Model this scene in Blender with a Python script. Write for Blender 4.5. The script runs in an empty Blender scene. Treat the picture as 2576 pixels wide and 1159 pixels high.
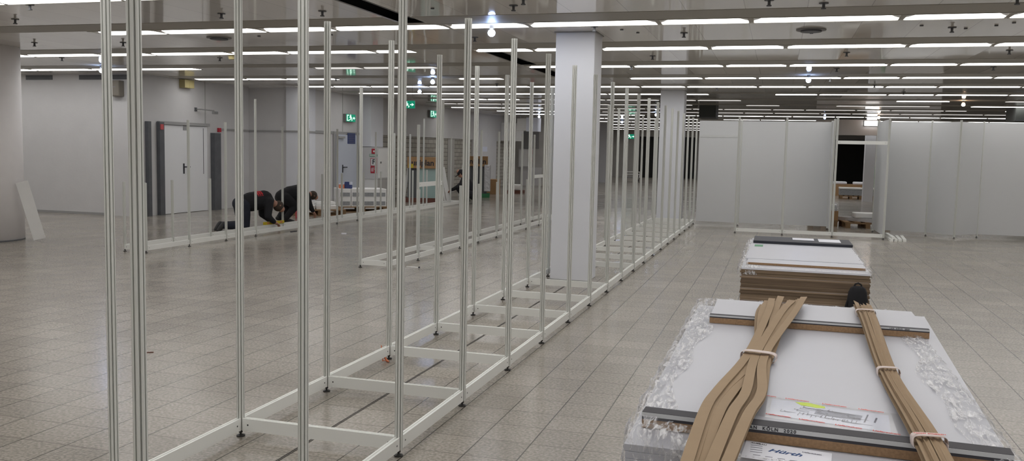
import bpy, bmesh, math, random
from mathutils import Vector, Matrix
R = math.radians
rnd = random.Random(7)
S = bpy.context.scene
C = S.collection

# ------------------------------------------------------------------ camera
cam_data = bpy.data.cameras.new('camera')
cam = bpy.data.objects.new('camera', cam_data)
C.objects.link(cam)
cam_data.sensor_width = 36.0
cam_data.sensor_fit = 'HORIZONTAL'
cam_data.lens = 31.42
cam_data.clip_end = 300
r_ = Vector((0.95801739, 0.28592272, 0.02123369))
u_ = Vector((-0.0459058, 0.07986475, 0.9957481))
f_ = Vector((-0.28301119, 0.95491875, -0.08963733))
M = Matrix((r_, u_, -f_)).transposed().to_4x4()
M.translation = Vector((0, 0, 1.6386))
cam.matrix_world = M
S.camera = cam

# ------------------------------------------------------------------ world, exposure
w = bpy.data.worlds.new('world')
S.world = w
w.use_nodes = True
w.node_tree.nodes['Background'].inputs[0].default_value = (0.6, 0.62, 0.65, 1)
w.node_tree.nodes['Background'].inputs[1].default_value = 0.05
S.view_settings.view_transform = 'Standard'
S.view_settings.look = 'None'
S.view_settings.gamma = 1
S.view_settings.exposure = -0.25
S.view_settings.use_curve_mapping = False
LAMP = 7.0          # strength of the strip lights
LAMP_COL = (1.0, 0.985, 0.965, 1)
try:
    S.cycles.use_denoising = True
    S.cycles.max_bounces = 10
    S.cycles.diffuse_bounces = 6
    S.cycles.sample_clamp_indirect = 6
    S.cycles.caustics_reflective = False
    S.cycles.caustics_refractive = False
except Exception:
    pass

CEIL = 3.12

# ------------------------------------------------------------------ materials
def mat(name, col, rough=0.5, metal=0.0, spec=0.5, noise=0.0, nscale=8.0, bump=0.0, bscale=40.0, emit=0.0, ecol=None, stretch=None):
    m = bpy.data.materials.new(name)
    m.use_nodes = True
    nt = m.node_tree
    b = nt.nodes['Principled BSDF']
    b.inputs['Base Color'].default_value = (*col, 1)
    b.inputs['Roughness'].default_value = rough
    b.inputs['Metallic'].default_value = metal
    b.inputs['Specular IOR Level'].default_value = spec
    if emit:
        b.inputs['Emission Color'].default_value = ecol or (*col, 1)
        b.inputs['Emission Strength'].default_value = emit
    if noise or bump:
        tc = nt.nodes.new('ShaderNodeTexCoord')
        mp = nt.nodes.new('ShaderNodeMapping')
        nt.links.new(tc.outputs['Object'], mp.inputs['Vector'])
        if stretch:
            mp.inputs['Scale'].default_value = stretch
    if noise:
        n = nt.nodes.new('ShaderNodeTexNoise')
        n.inputs['Scale'].default_value = nscale
        n.inputs['Detail'].default_value = 5
        nt.links.new(mp.outputs[0], n.inputs['Vector'])
        mx = nt.nodes.new('ShaderNodeMix')
        mx.data_type = 'RGBA'
        lo = [max(0, c * (1 - noise)) for c in col]
        hi = [min(1, c * (1 + noise)) for c in col]
        mx.inputs[6].default_value = (*lo, 1)
        mx.inputs[7].default_value = (*hi, 1)
        nt.links.new(n.outputs['Fac'], mx.inputs[0])
        nt.links.new(mx.outputs[2], b.inputs['Base Color'])
    if bump:
        n2 = nt.nodes.new('ShaderNodeTexNoise')
        n2.inputs['Scale'].default_value = bscale
        nt.links.new(mp.outputs[0], n2.inputs['Vector'])
        bp = nt.nodes.new('ShaderNodeBump')
        bp.inputs['Strength'].default_value = bump
        bp.inputs['Distance'].default_value = 0.02
        nt.links.new(n2.outputs['Fac'], bp.inputs['Height'])
        nt.links.new(bp.outputs[0], b.inputs['Normal'])
    return m

def math_node(nt, op, a, b=None, c=None):
    n = nt.nodes.new('ShaderNodeMath')
    n.operation = op
    for i, v in enumerate((a, b, c)):
        if v is None:
            continue
        if isinstance(v, (int, float)):
            n.inputs[i].default_value = v
        else:
            nt.links.new(v, n.inputs[i])
    return n.outputs[0]

def floor_material():
    m = bpy.data.materials.new('terrazzo_tiles')
    m.use_nodes = True
    nt = m.node_tree
    b = nt.nodes['Principled BSDF']
    L = nt.links.new
    tc = nt.nodes.new('ShaderNodeTexCoord')
    sp = nt.nodes.new('ShaderNodeSeparateXYZ')
    L(tc.outputs['Object'], sp.inputs[0])
    T = 0.295
    ux = math_node(nt, 'DIVIDE', math_node(nt, 'ADD', sp.outputs[0], 1.852 + 60 * T), T)
    uy = math_node(nt, 'DIVIDE', math_node(nt, 'ADD', sp.outputs[1], 40 * T), T)
    fx = math_node(nt, 'PINGPONG', ux, 0.5)
    fy = math_node(nt, 'PINGPONG', uy, 0.5)
    jx = math_node(nt, 'LESS_THAN', fx, 0.013)
    jy = math_node(nt, 'LESS_THAN', fy, 0.018)
    cid = nt.nodes.new('ShaderNodeCombineXYZ')
    L(math_node(nt, 'FLOOR', ux), cid.inputs[0])
    L(math_node(nt, 'FLOOR', uy), cid.inputs[1])
    wn = nt.nodes.new('ShaderNodeTexWhiteNoise')
    wn.noise_dimensions = '2D'
    L(cid.outputs[0], wn.inputs['Vector'])
    # terrazzo grain
    n1 = nt.nodes.new('ShaderNodeTexNoise'); n1.inputs['Scale'].default_value = 55; n1.inputs['Detail'].default_value = 3
    L(tc.outputs['Object'], n1.inputs['Vector'])
    n2 = nt.nodes.new('ShaderNodeTexNoise'); n2.inputs['Scale'].default_value = 1.1; n2.inputs['Detail'].default_value = 4
    L(tc.outputs['Object'], n2.inputs['Vector'])
    vo = nt.nodes.new('ShaderNodeTexVoronoi'); vo.inputs['Scale'].default_value = 70
    L(tc.outputs['Object'], vo.inputs['Vector'])
    r1 = nt.nodes.new('ShaderNodeValToRGB')
    r1.color_ramp.elements[0].position = 0.36; r1.color_ramp.elements[0].color = (0.235, 0.213, 0.182, 1)
    r1.color_ramp.elements[1].position = 0.64; r1.color_ramp.elements[1].color = (0.392, 0.358, 0.314, 1)
    L(n1.outputs['Fac'], r1.inputs[0])
    def mixc(f, a, c, mode='MIX'):
        x = nt.nodes.new('ShaderNodeMix'); x.data_type = 'RGBA'; x.blend_type = mode
        for k, v in ((0, f), (6, a), (7, c)):
            if isinstance(v, (int, float)): x.inputs[k].default_value = v
            elif isinstance(v, tuple): x.inputs[k].default_value = v
            else: L(v, x.inputs[k])
        return x.outputs[2]
    chips = math_node(nt, 'LESS_THAN', vo.outputs['Distance'], 0.16)
    col = mixc(math_node(nt, 'MULTIPLY', chips, 0.55), r1.outputs[0], (0.20, 0.18, 0.15, 1))
    tv = math_node(nt, 'ADD', math_node(nt, 'MULTIPLY', wn.outputs['Value'], 0.14), 0.90)
    tint = nt.nodes.new('ShaderNodeCombineXYZ')
    for k in range(3): L(tv, tint.inputs[k])
    col = mixc(1.0, col, tint.outputs[0], 'MULTIPLY')
    wv = math_node(nt, 'ADD', math_node(nt, 'MULTIPLY', n2.outputs['Fac'], 0.42), 0.78)
    t2 = nt.nodes.new('ShaderNodeCombineXYZ')
    for k in range(3): L(wv, t2.inputs[k])
    col = mixc(1.0, col, t2.outputs[0], 'MULTIPLY')
    col = mixc(math_node(nt, 'MULTIPLY', jy, 0.55), col, (0.12, 0.10, 0.085, 1))
    col = mixc(math_node(nt, 'MULTIPLY', jx, 0.92), col, (0.045, 0.04, 0.035, 1))
    L(col, b.inputs['Base Color'])
    ro = math_node(nt, 'ADD', math_node(nt, 'MULTIPLY', n2.outputs['Fac'], 0.14), 0.13)
    L(ro, b.inputs['Roughness'])
    b.inputs['Specular IOR Level'].default_value = 0.42
    # every tile lies a hair out of level, so reflections break at the joints
    sb = nt.nodes.new('ShaderNodeVectorMath'); sb.operation = 'SUBTRACT'
    L(wn.outputs['Color'], sb.inputs[0]); sb.inputs[1].default_value = (0.5, 0.5, 0.5)
    sc = nt.nodes.new('ShaderNodeVectorMath'); sc.operation = 'SCALE'; sc.inputs['Scale'].default_value = 0.006
    L(sb.outputs[0], sc.inputs[0])
    ge = nt.nodes.new('ShaderNodeNewGeometry')
    ad = nt.nodes.new('ShaderNodeVectorMath'); ad.operation = 'ADD'
    L(ge.outputs['Normal'], ad.inputs[0]); L(sc.outputs[0], ad.inputs[1])
    nm = nt.nodes.new('ShaderNodeVectorMath'); nm.operation = 'NORMALIZE'
    L(ad.outputs[0], nm.inputs[0]); L(nm.outputs[0], b.inputs['Normal'])
    return m

def ceiling_material():
    m = bpy.data.materials.new('glossy_ceiling_panels')
    m.use_nodes = True
    nt = m.node_tree
    b = nt.nodes['Principled BSDF']
    L = nt.links.new
    tc = nt.nodes.new('ShaderNodeTexCoord')
    sp = nt.nodes.new('ShaderNodeSeparateXYZ')
    L(tc.outputs['Object'], sp.inputs[0])
    ux = math_node(nt, 'DIVIDE', math_node(nt, 'ADD', sp.outputs[0], 40), 0.6)
    uy = math_node(nt, 'DIVIDE', math_node(nt, 'ADD', sp.outputs[1], 40.25), 2.3)
    cid = nt.nodes.new('ShaderNodeCombineXYZ')
    L(math_node(nt, 'FLOOR', ux), cid.inputs[0]); L(math_node(nt, 'FLOOR', uy), cid.inputs[1])
    wn = nt.nodes.new('ShaderNodeTexWhiteNoise'); wn.noise_dimensions = '2D'
    L(cid.outputs[0], wn.inputs['Vector'])
    jx = math_node(nt, 'LESS_THAN', math_node(nt, 'PINGPONG', ux, 0.5), 0.006)
    n2 = nt.nodes.new('ShaderNodeTexNoise'); n2.inputs['Scale'].default_value = 0.7; n2.inputs['Detail'].default_value = 3
    L(tc.outputs['Object'], n2.inputs['Vector'])
    v = math_node(nt, 'ADD', math_node(nt, 'MULTIPLY', wn.outputs['Value'], 0.06), 0.74)
    v = math_node(nt, 'ADD', v, math_node(nt, 'MULTIPLY', n2.outputs['Fac'], 0.06))
    v = math_node(nt, 'MULTIPLY', v, math_node(nt, 'SUBTRACT', 1.0, math_node(nt, 'MULTIPLY', jx, 0.35)))
    cc = nt.nodes.new('ShaderNodeCombineXYZ')
    L(math_node(nt, 'MINIMUM', v, 0.93), cc.inputs[0]); L(math_node(nt, 'MULTIPLY', v, 0.97), cc.inputs[1]); L(math_node(nt, 'MULTIPLY', v, 0.93), cc.inputs[2])
    L(cc.outputs[0], b.inputs['Base Color'])
    b.inputs['Roughness'].default_value = 0.05
    b.inputs['Specular IOR Level'].default_value = 0.5
    sb = nt.nodes.new('ShaderNodeVectorMath'); sb.operation = 'SUBTRACT'
    L(wn.outputs['Color'], sb.inputs[0]); sb.inputs[1].default_value = (0.5, 0.5, 0.5)
    sc = nt.nodes.new('ShaderNodeVectorMath'); sc.operation = 'SCALE'; sc.inputs['Scale'].default_value = 0.012
    L(sb.outputs[0], sc.inputs[0])
    ge = nt.nodes.new('ShaderNodeNewGeometry')
    ad = nt.nodes.new('ShaderNodeVectorMath'); ad.operation = 'ADD'
    L(ge.outputs['Normal'], ad.inputs[0]); L(sc.outputs[0], ad.inputs[1])
    nm = nt.nodes.new('ShaderNodeVectorMath'); nm.operation = 'NORMALIZE'
    L(ad.outputs[0], nm.inputs[0]); L(nm.outputs[0], b.inputs['Normal'])
    return m

def brick_material():
    m = bpy.data.materials.new('sand_lime_brick')
    m.use_nodes = True
    nt = m.node_tree
    b = nt.nodes['Principled BSDF']
    L = nt.links.new
    tc = nt.nodes.new('ShaderNodeTexCoord')
    sp = nt.nodes.new('ShaderNodeSeparateXYZ')
    L(tc.outputs['Object'], sp.inputs[0])
    cb = nt.nodes.new('ShaderNodeCombineXYZ')
    L(sp.outputs[1], cb.inputs[0]); L(sp.outputs[2], cb.inputs[1])
    br = nt.nodes.new('ShaderNodeTexBrick')
    br.inputs['Scale'].default_value = 1.0
    br.inputs['Brick Width'].default_value = 0.42
    br.inputs['Row Height'].default_value = 0.15
    br.inputs['Mortar Size'].default_value = 0.012
    br.inputs['Color1'].default_value = (0.36, 0.34, 0.30, 1)
    br.inputs['Color2'].default_value = (0.43, 0.41, 0.37, 1)
    br.inputs['Mortar'].default_value = (0.20, 0.19, 0.17, 1)
    L(cb.outputs[0], br.inputs['Vector'])
    L(br.outputs['Color'], b.inputs['Base Color'])
    b.inputs['Roughness'].default_value = 0.9
    bp = nt.nodes.new('ShaderNodeBump'); bp.inputs['Strength'].default_value = 0.6; bp.inputs['Distance'].default_value = 0.01; bp.invert = True
    L(br.outputs['Fac'], bp.inputs['Height']); L(bp.outputs[0], b.inputs['Normal'])
    return m

def film_material():
    m = bpy.data.materials.new('stretch_film')
    m.use_nodes = True
    nt = m.node_tree
    nt.nodes.clear()
    L = nt.links.new
    out = nt.nodes.new('ShaderNodeOutputMaterial')
    tr = nt.nodes.new('ShaderNodeBsdfTransparent')
    gl = nt.nodes.new('ShaderNodeBsdfGlossy'); gl.inputs['Roughness'].default_value = 0.2
    df = nt.nodes.new('ShaderNodeBsdfDiffuse'); df.inputs[0].default_value = (0.88, 0.88, 0.92, 1)
    tc = nt.nodes.new('ShaderNodeTexCoord')
    n = nt.nodes.new('ShaderNodeTexNoise'); n.inputs['Scale'].default_value = 28; n.inputs['Detail'].default_value = 4
    n.inputs['Distortion'].default_value = 1.2
    mpg = nt.nodes.new('ShaderNodeMapping'); mpg.inputs['Scale'].default_value = (2.2, 0.5, 1.0); mpg.inputs['Rotation'].default_value = (0, 0, 0.25)
    L(tc.outputs['Object'], mpg.inputs['Vector']); L(mpg.outputs[0], n.inputs['Vector'])
    bp = nt.nodes.new('ShaderNodeBump'); bp.inputs['Strength'].default_value = 1.0; bp.inputs['Distance'].default_value = 0.02
    L(n.outputs['Fac'], bp.inputs['Height']); L(bp.outputs[0], gl.inputs['Normal'])
    m1 = nt.nodes.new('ShaderNodeMixShader'); m1.inputs[0].default_value = 0.5
    L(gl.outputs[0], m1.inputs[1]); L(df.outputs[0], m1.inputs[2])
    rp = nt.nodes.new('ShaderNodeValToRGB')
    rp.color_ramp.elements[0].position = 0.44; rp.color_ramp.elements[0].color = (0.06, 0.06, 0.06, 1)
    rp.color_ramp.elements[1].position = 0.64; rp.color_ramp.elements[1].color = (0.75, 0.75, 0.75, 1)
    L(n.outputs['Fac'], rp.inputs[0])
    m2 = nt.nodes.new('ShaderNodeMixShader')
    L(rp.outputs[0], m2.inputs[0]); L(tr.outputs[0], m2.inputs[1]); L(m1.outputs[0], m2.inputs[2])
    L(m2.outputs[0], out.inputs[0])
    return m

def tape_material():
    m = bpy.data.materials.new('clear_tape')
    m.use_nodes = True
    nt = m.node_tree; nt.nodes.clear()
    out = nt.nodes.new('ShaderNodeOutputMaterial'); tr = nt.nodes.new('ShaderNodeBsdfTransparent'); gl = nt.nodes.new('ShaderNodeBsdfGlossy')
    gl.inputs['Roughness'].default_value = 0.1
    mx = nt.nodes.new('ShaderNodeMixShader'); mx.inputs[0].default_value = 0.07
    nt.links.new(tr.outputs[0], mx.inputs[1]); nt.links.new(gl.outputs[0], mx.inputs[2]); nt.links.new(mx.outputs[0], out.inputs[0])
    return m

def chip_material():
    m = mat('chipboard', (0.32, 0.20, 0.11), 0.85, noise=0.45, nscale=120)
    return m

MT = {}
MT['floor'] = floor_material()
MT['ceiling'] = ceiling_material()
MT['brick'] = brick_material()
MT['film'] = film_material()
MT['chip'] = chip_material()
MT['tape'] = tape_material()
MT['wall'] = mat('white_painted_wall', (0.60, 0.595, 0.60), 0.7, noise=0.05, nscale=3, bump=0.08, bscale=25)
MT['pillar'] = mat('white_painted_pillar', (0.70, 0.715, 0.76), 0.6, noise=0.04, nscale=2)
MT['pillarw'] = mat('white_painted_round_pillar', (0.84, 0.82, 0.83), 0.65, noise=0.03)
MT['concrete'] = mat('grey_concrete', (0.44, 0.43, 0.41), 0.85, noise=0.15, nscale=2.5)
MT['dark'] = mat('painted_unlit_dark', (0.012, 0.012, 0.012), 0.9, noise=0.3, nscale=1)  # near-black colour stands in for the unlit hall beyond
MT['void'] = mat('black_void', (0.015, 0.015, 0.018), 0.8)
MT['trim'] = mat('grey_rail', (0.33, 0.33, 0.33), 0.6)
MT['seam'] = mat('seam_grey', (0.42, 0.42, 0.41), 0.7)
MT['joint'] = mat('expansion_joint', (0.035, 0.032, 0.03), 0.7)
MT['steel'] = mat('dark_grey_steel', (0.10, 0.105, 0.115), 0.5, noise=0.3, nscale=5)
MT['door'] = mat('door_white', (0.76, 0.77, 0.79), 0.5, noise=0.03, nscale=2)
MT['doorblue'] = mat('door_bluish_white', (0.52, 0.56, 0.64), 0.5)
MT['alu'] = mat('white_coated_aluminium', (0.68, 0.69, 0.66), 0.38, noise=0.02, nscale=6)
MT['railw'] = mat('white_coated_rail', (0.79, 0.80, 0.775), 0.4, noise=0.02, nscale=6)
MT['foot'] = mat('dark_steel_foot', (0.05, 0.05, 0.05), 0.45, metal=0.4)
MT['railgrey'] = mat('grey_white_rail', (0.55, 0.56, 0.56), 0.5)
MT['panel'] = mat('white_laminate_panel', (0.57, 0.58, 0.59), 0.45, noise=0.015, nscale=1.5)
MT['board'] = mat('white_laminate_board', (0.51, 0.52, 0.575), 0.35, noise=0.03, nscale=3)
MT['kraft'] = mat('kraft_board', (0.33, 0.235, 0.145), 0.8, noise=0.10, nscale=9)
MT['carton'] = mat('brown_carton', (0.36, 0.22, 0.11), 0.85, noise=0.12, nscale=5)
MT['cartonedge'] = mat('brown_board_edge', (0.15, 0.105, 0.07), 0.9, noise=0.45, nscale=14, stretch=(0.25, 1, 6))
MT['cartonedge3'] = mat('light_board_edge', (0.28, 0.205, 0.14), 0.9, noise=0.4, nscale=14, stretch=(0.25, 1, 6))
MT['cartonedge2'] = mat('pale_board_edge', (0.205, 0.148, 0.098), 0.9, noise=0.4, nscale=14, stretch=(0.25, 1, 6))
MT['anthracite'] = mat('anthracite_profile', (0.060, 0.058, 0.066), 0.6, spec=0.2)
MT['silver'] = mat('light_grey_insert', (0.60, 0.61, 0.62), 0.4)
MT['darkboard'] = mat('dark_grey_board', (0.034, 0.036, 0.046), 0.55, spec=0.25)
MT['paper'] = mat('white_paper', (0.78, 0.79, 0.86), 0.6)
MT['paper2'] = mat('bluish_paper', (0.66, 0.69, 0.80), 0.6)
MT['ink'] = mat('dark_ink', (0.03, 0.03, 0.04), 0.7)
MT['greyink'] = mat('grey_ink', (0.13, 0.13, 0.18), 0.7)
MT['blueink'] = mat('blue_ink', (0.03, 0.08, 0.22), 0.7)
MT['redink'] = mat('red_ink', (0.75, 0.10, 0.08), 0.7)
MT['marker'] = mat('yellow_marker', (0.62, 0.80, 0.02), 0.6)
MT['band'] = mat('pinkish_white_tape', (0.70, 0.60, 0.57), 0.5)
MT['wood'] = mat('pallet_wood', (0.25, 0.155, 0.08), 0.85, noise=0.25, nscale=10, stretch=(1, 1, 4))
MT['greenw'] = mat('green_painted_wood', (0.05, 0.22, 0.10), 0.8)
MT['redw'] = mat('dark_red_wood', (0.13, 0.05, 0.035), 0.8)
MT['white'] = mat('white_packaging', (0.78, 0.78, 0.77), 0.55, noise=0.05, nscale=6)
MT['greylabel'] = mat('grey_print', (0.28, 0.29, 0.30), 0.6, noise=0.4, nscale=25)
MT['glass'] = mat('green_glass_panes', (0.30, 0.42, 0.40), 0.12)
MT['slab'] = mat('dark_grey_slab', (0.07, 0.075, 0.08), 0.45)
MT['silverwrap'] = mat('silver_wrap', (0.6, 0.6, 0.62), 0.25, metal=0.3, bump=0.6, bscale=15)
MT['black'] = mat('black_fabric', (0.010, 0.010, 0.013), 0.9, noise=0.3, nscale=12)
MT['navy'] = mat('navy_fabric', (0.016, 0.019, 0.032), 0.9, noise=0.3, nscale=12)
MT['skin'] = mat('skin', (0.42, 0.22, 0.155), 0.55)
MT['hair'] = mat('dark_hair', (0.055, 0.038, 0.028), 0.8, noise=0.4, nscale=40)
MT['shoe'] = mat('dark_shoe', (0.02, 0.02, 0.02), 0.6)
MT['redprint'] = mat('red_print', (0.50, 0.02, 0.03), 0.7)
MT['yellow'] = mat('yellow_plastic', (0.55, 0.42, 0.02), 0.45)
MT['orange'] = mat('orange_ribbon', (0.62, 0.20, 0.10), 0.6)
MT['blue'] = mat('blue_sign', (0.03, 0.05, 0.17), 0.5)
MT['whitep'] = mat('white_print', (0.75, 0.75, 0.75), 0.6)
MT['red'] = mat('red_sign', (0.45, 0.02, 0.04), 0.5)
MT['pink'] = mat('red_plastic', (0.55, 0.09, 0.10), 0.5)
MT['green'] = mat('green_exit_sign', (0.0, 0.20, 0.10), 0.4, emit=0.55, ecol=(0.0, 0.42, 0.24, 1))
MT['greenlit'] = mat('green_exit_pictogram', (0.7, 0.9, 0.8), 0.4, emit=1.3, ecol=(0.7, 1.0, 0.85, 1))
MT['greensheet'] = mat('green_sheet', (0.10, 0.30, 0.16), 0.6)
MT['beige'] = mat('beige_plastic', (0.42, 0.36, 0.17), 0.5)
MT['taupe'] = mat('taupe_loudspeaker', (0.20, 0.18, 0.15), 0.6)
MT['housing'] = mat('light_housing', (0.37, 0.352, 0.315), 0.5)
MT['grey'] = mat('mid_grey_metal', (0.22, 0.22, 0.22), 0.5)
MT['ducts'] = mat('dark_grey_duct', (0.06, 0.065, 0.06), 0.6)
MT['lamp'] = mat('lit_diffuser', (0.9, 0.9, 0.88), 0.4, emit=LAMP, ecol=LAMP_COL)
MT['lampdim'] = mat('dim_diffuser', (0.8, 0.8, 0.78), 0.4, emit=0.8, ecol=(1, 0.98, 0.95, 1))
MT['spotcool'] = mat('cool_spot_bulb', (1, 1, 1), 0.3, emit=70, ecol=(0.42, 0.58, 1, 1))
MT['spotwarm'] = mat('warm_spot_bulb', (1, 1, 1), 0.3, emit=60, ecol=(1, 0.66, 0.45, 1))

# ------------------------------------------------------------------ mesh helpers
class MB:
    """collects shapes and links them as ONE mesh object"""
    def __init__(s):
        s.bm = bmesh.new(); s.mi = 0
    def _faces(s, fs):
        for f in fs: f.material_index = s.mi
    def box(s, lo, hi, m=None, taper=None):
        x0, y0, z0 = lo; x1, y1, z1 = hi
        P = [(x0, y0, z0), (x1, y0, z0), (x1, y1, z0), (x0, y1, z0), (x0, y0, z1), (x1, y0, z1), (x1, y1, z1), (x0, y1, z1)]
        V = [s.bm.verts.new((m @ Vector(p)) if m else p) for p in P]
        s._faces([s.bm.faces.new([V[i] for i in q]) for q in ((3, 2, 1, 0), (4, 5, 6, 7), (0, 1, 5, 4), (1, 2, 6, 5), (2, 3, 7, 6), (3, 0, 4, 7))])
        return s
    def prism(s, poly, z0, z1, m=None):
        a = [s.bm.verts.new((m @ Vector((x, y, z0))) if m else (x, y, z0)) for x, y in poly]
        b = [s.bm.verts.new((m @ Vector((x, y, z1))) if m else (x, y, z1)) for x, y in poly]
        n = len(poly); fs = [s.bm.faces.new(a[::-1]), s.bm.faces.new(b)]
        fs += [s.bm.faces.new((a[i], a[(i + 1) % n], b[(i + 1) % n], b[i])) for i in range(n)]
        s._faces(fs); return s
    def cyl(s, r, z0, z1, n=16, c=(0, 0), m=None, r2=None):
        r2 = r if r2 is None else r2
        a, b = [], []
        for i in range(n):
            t = 2 * math.pi * i / n
            for L, rr, z in ((a, r, z0), (b, r2, z1)):
                p = Vector((c[0] + rr * math.cos(t), c[1] + rr * math.sin(t), z))
                L.append(s.bm.verts.new(m @ p if m else p))
        fs = [s.bm.faces.new(a[::-1]), s.bm.faces.new(b)]
        fs += [s.bm.faces.new((a[i], a[(i + 1) % n], b[(i + 1) % n], b[i])) for i in range(n)]
        s._faces(fs); return s
    def tube(s, pts, r, n=8):
        rings = []
        pts = [Vector(p) for p in pts]
        for i, p in enumerate(pts):
            d = (pts[min(i + 1, len(pts) - 1)] - pts[max(i - 1, 0)]).normalized()
            a = d.cross(Vector((0, 0, 1)))
            if a.length < 1e-3: a = d.cross(Vector((1, 0, 0)))
            a.normalize(); b = d.cross(a)
            rr = r[i] if isinstance(r, (list, tuple)) else r
            rings.append([s.bm.verts.new(p + rr * (math.cos(t) * a + math.sin(t) * b)) for t in [2 * math.pi * k / n for k in range(n)]])
        fs = [s.bm.faces.new(rings[0][::-1]), s.bm.faces.new(rings[-1])]
        for A, B in zip(rings, rings[1:]):
            fs += [s.bm.faces.new((A[k], A[(k + 1) % n], B[(k + 1) % n], B[k])) for k in range(n)]
        s._faces(fs); return s
    def grid(s, rows):
        V = [[s.bm.verts.new(p) for p in r] for r in rows]
        fs = []
        for A, B in zip(V, V[1:]):
            for i in range(len(A) - 1):
                fs.append(s.bm.faces.new((A[i], A[i + 1], B[i + 1], B[i])))
        s._faces(fs); return s
    def ball(s, c, r, seg=14, sc=(1, 1, 1)):
        g = bmesh.ops.create_uvsphere(s.bm, u_segments=seg, v_segments=max(6, seg // 2), radius=r,
                                      matrix=Matrix.Translation(c) @ Matrix.Diagonal((*sc, 1)))
        s._faces({f for v in g['verts'] for f in v.link_faces}); return s
    def mesh(s, name, mats, smooth=False, bevel=0.0):
        if bevel:
            bmesh.ops.bevel(s.bm, geom=s.bm.edges[:], offset=bevel, segments=2, affect='EDGES', profile=0.6)
        bmesh.ops.recalc_face_normals(s.bm, faces=s.bm.faces[:])
        me = bpy.data.meshes.new(name)
        s.bm.to_mesh(me); s.bm.free()
        for k in (mats if isinstance(mats, (list, tuple)) else [mats]):
            me.materials.append(MT[k])
        if smooth:
            for p in me.polygons: p.use_smooth = True
        return me
    def build(s, name, mats, parent=None, smooth=False, bevel=0.0, loc=None, rotz=0):
        return put(name, s.mesh(name, mats, smooth, bevel), parent, loc, rotz)

def put(name, me, parent=None, loc=None, rotz=0):
    o = bpy.data.objects.new(name, me)
    C.objects.link(o)
    if parent is not None: o.parent = parent
    if loc is not None: o.location = loc
    if rotz: o.rotation_euler.z = rotz
    return o

def tag(o, label, cat, group=None, kind=None):
    o['label'] = label; o['category'] = cat
    if group: o['group'] = group
    if kind: o['kind'] = kind
    return o

def thing(name, label, cat, loc=(0, 0, 0), rotz=0, group=None):
    o = bpy.data.objects.new(name, None)
    o.empty_display_size = 0.1
    C.objects.link(o); o.location = loc; o.rotation_euler.z = rotz
    return tag(o, label, cat, group)

def struct(o, label=None):
    o['kind'] = 'structure'
    if label: o['label'] = label
    return o

def box(name, lo, hi, m, parent=None, bevel=0.0):
    return MB().box(lo, hi).build(name, m, parent, bevel=bevel)

def text(name, body, size, material, loc, xdir, ydir, parent=None, ext=0.0006, align='CENTER', shear=0.0, space=1.0):
    cu = bpy.data.curves.new(name, 'FONT')
    cu.body = body; cu.size = size; cu.extrude = ext; cu.align_x = align; cu.align_y = 'CENTER'; cu.shear = shear; cu.offset = size * 0.025; cu.space_character = space
    cu.materials.append(MT[material])
    o = bpy.data.objects.new(name, cu)
    C.objects.link(o)
    x = Vector(xdir).normalized(); z = x.cross(Vector(ydir)).normalized(); y = z.cross(x)
    m = Matrix((x, y, z)).transposed().to_4x4(); m.translation = Vector(loc)
    bpy.context.view_layer.update()
    me = bpy.data.meshes.new_from_object(o.evaluated_get(bpy.context.evaluated_depsgraph_get()))
    bpy.data.objects.remove(o)
    o = bpy.data.objects.new(name, me)
    C.objects.link(o)
    if parent is not None:
        o.parent = parent
    o.matrix_basis = m
    return o

ORD = ['first', 'second', 'third', 'fourth', 'fifth', 'sixth', 'seventh', 'eighth', 'ninth', 'tenth', 'eleventh', 'twelfth',
       'thirteenth', 'fourteenth', 'fifteenth', 'sixteenth', 'seventeenth', 'eighteenth', 'nineteenth', 'twentieth',
       'twenty-first', 'twenty-second', 'twenty-third', 'twenty-fourth', 'twenty-fifth', 'twenty-sixth', 'twenty-seventh', 'twenty-eighth',
       'twenty-ninth', 'thirtieth']

def seen(p, margin=0.0):
    d = Vector(p) - Vector((0, 0, 1.6386))
    z = d.dot(f_)
    if z < 0.3: return False
    x = 1288 + 2248.3 * d.dot(r_) / z; y = 579.5 - 2248.3 * d.dot(u_) / z
    return -margin < x < 2576 + margin and -margin < y < 1159 + margin

# ------------------------------------------------------------------ the room
struct(box('floor', (-19, -6, -0.1), (22, 66, 0), 'floor'))
joint = MB()
joint.box((-2.4445, 0, 0.0003), (-2.4385, 21, 0.0015)); joint.box((-2.4325, 0, 0.0003), (-2.4265, 21, 0.0015))
struct(joint.build('trim_1', 'joint'), 'dark double expansion joint in the floor tiles')

# ceiling with three open slots in the strip X -4.42 .. -4.10
slots = [(6.2, 7.6), (8.05, 10.1), (13.1, 15.25), (15.72, 17.75)]
cm = MB()
cm.box((-19, -6, CEIL), (-4.42, 66, CEIL + 0.012)); cm.box((-4.10, -6, CEIL), (22, 66, CEIL + 0.012))
y = -6
for a, b in slots:
    cm.box((-4.42, y, CEIL), (-4.10, a, CEIL + 0.012)); y = b
cm.box((-4.42, y, CEIL), (-4.10, 66, CEIL + 0.012))
struct(cm.build('ceiling', 'ceiling'))
vm = MB()
for a, b in slots:
    vm.box((-4.6, a - 0.1, CEIL + 0.45), (-3.9, b + 0.1, CEIL + 0.47))
    vm.box((-4.62, a - 0.1, CEIL + 0.012), (-4.6, b + 0.1, CEIL + 0.47)); vm.box((-3.92, a - 0.1, CEIL + 0.012), (-3.9, b + 0.1, CEIL + 0.47))
    vm.box((-4.6, b + 0.1, CEIL + 0.012), (-3.9, b + 0.12, CEIL + 0.47)); vm.box((-4.6, a - 0.12, CEIL + 0.012), (-3.9, a - 0.1, CEIL + 0.47))
struct(vm.build('trim_2', 'void'), 'dark void above the open ceiling slots')
rm = MB()
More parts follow.
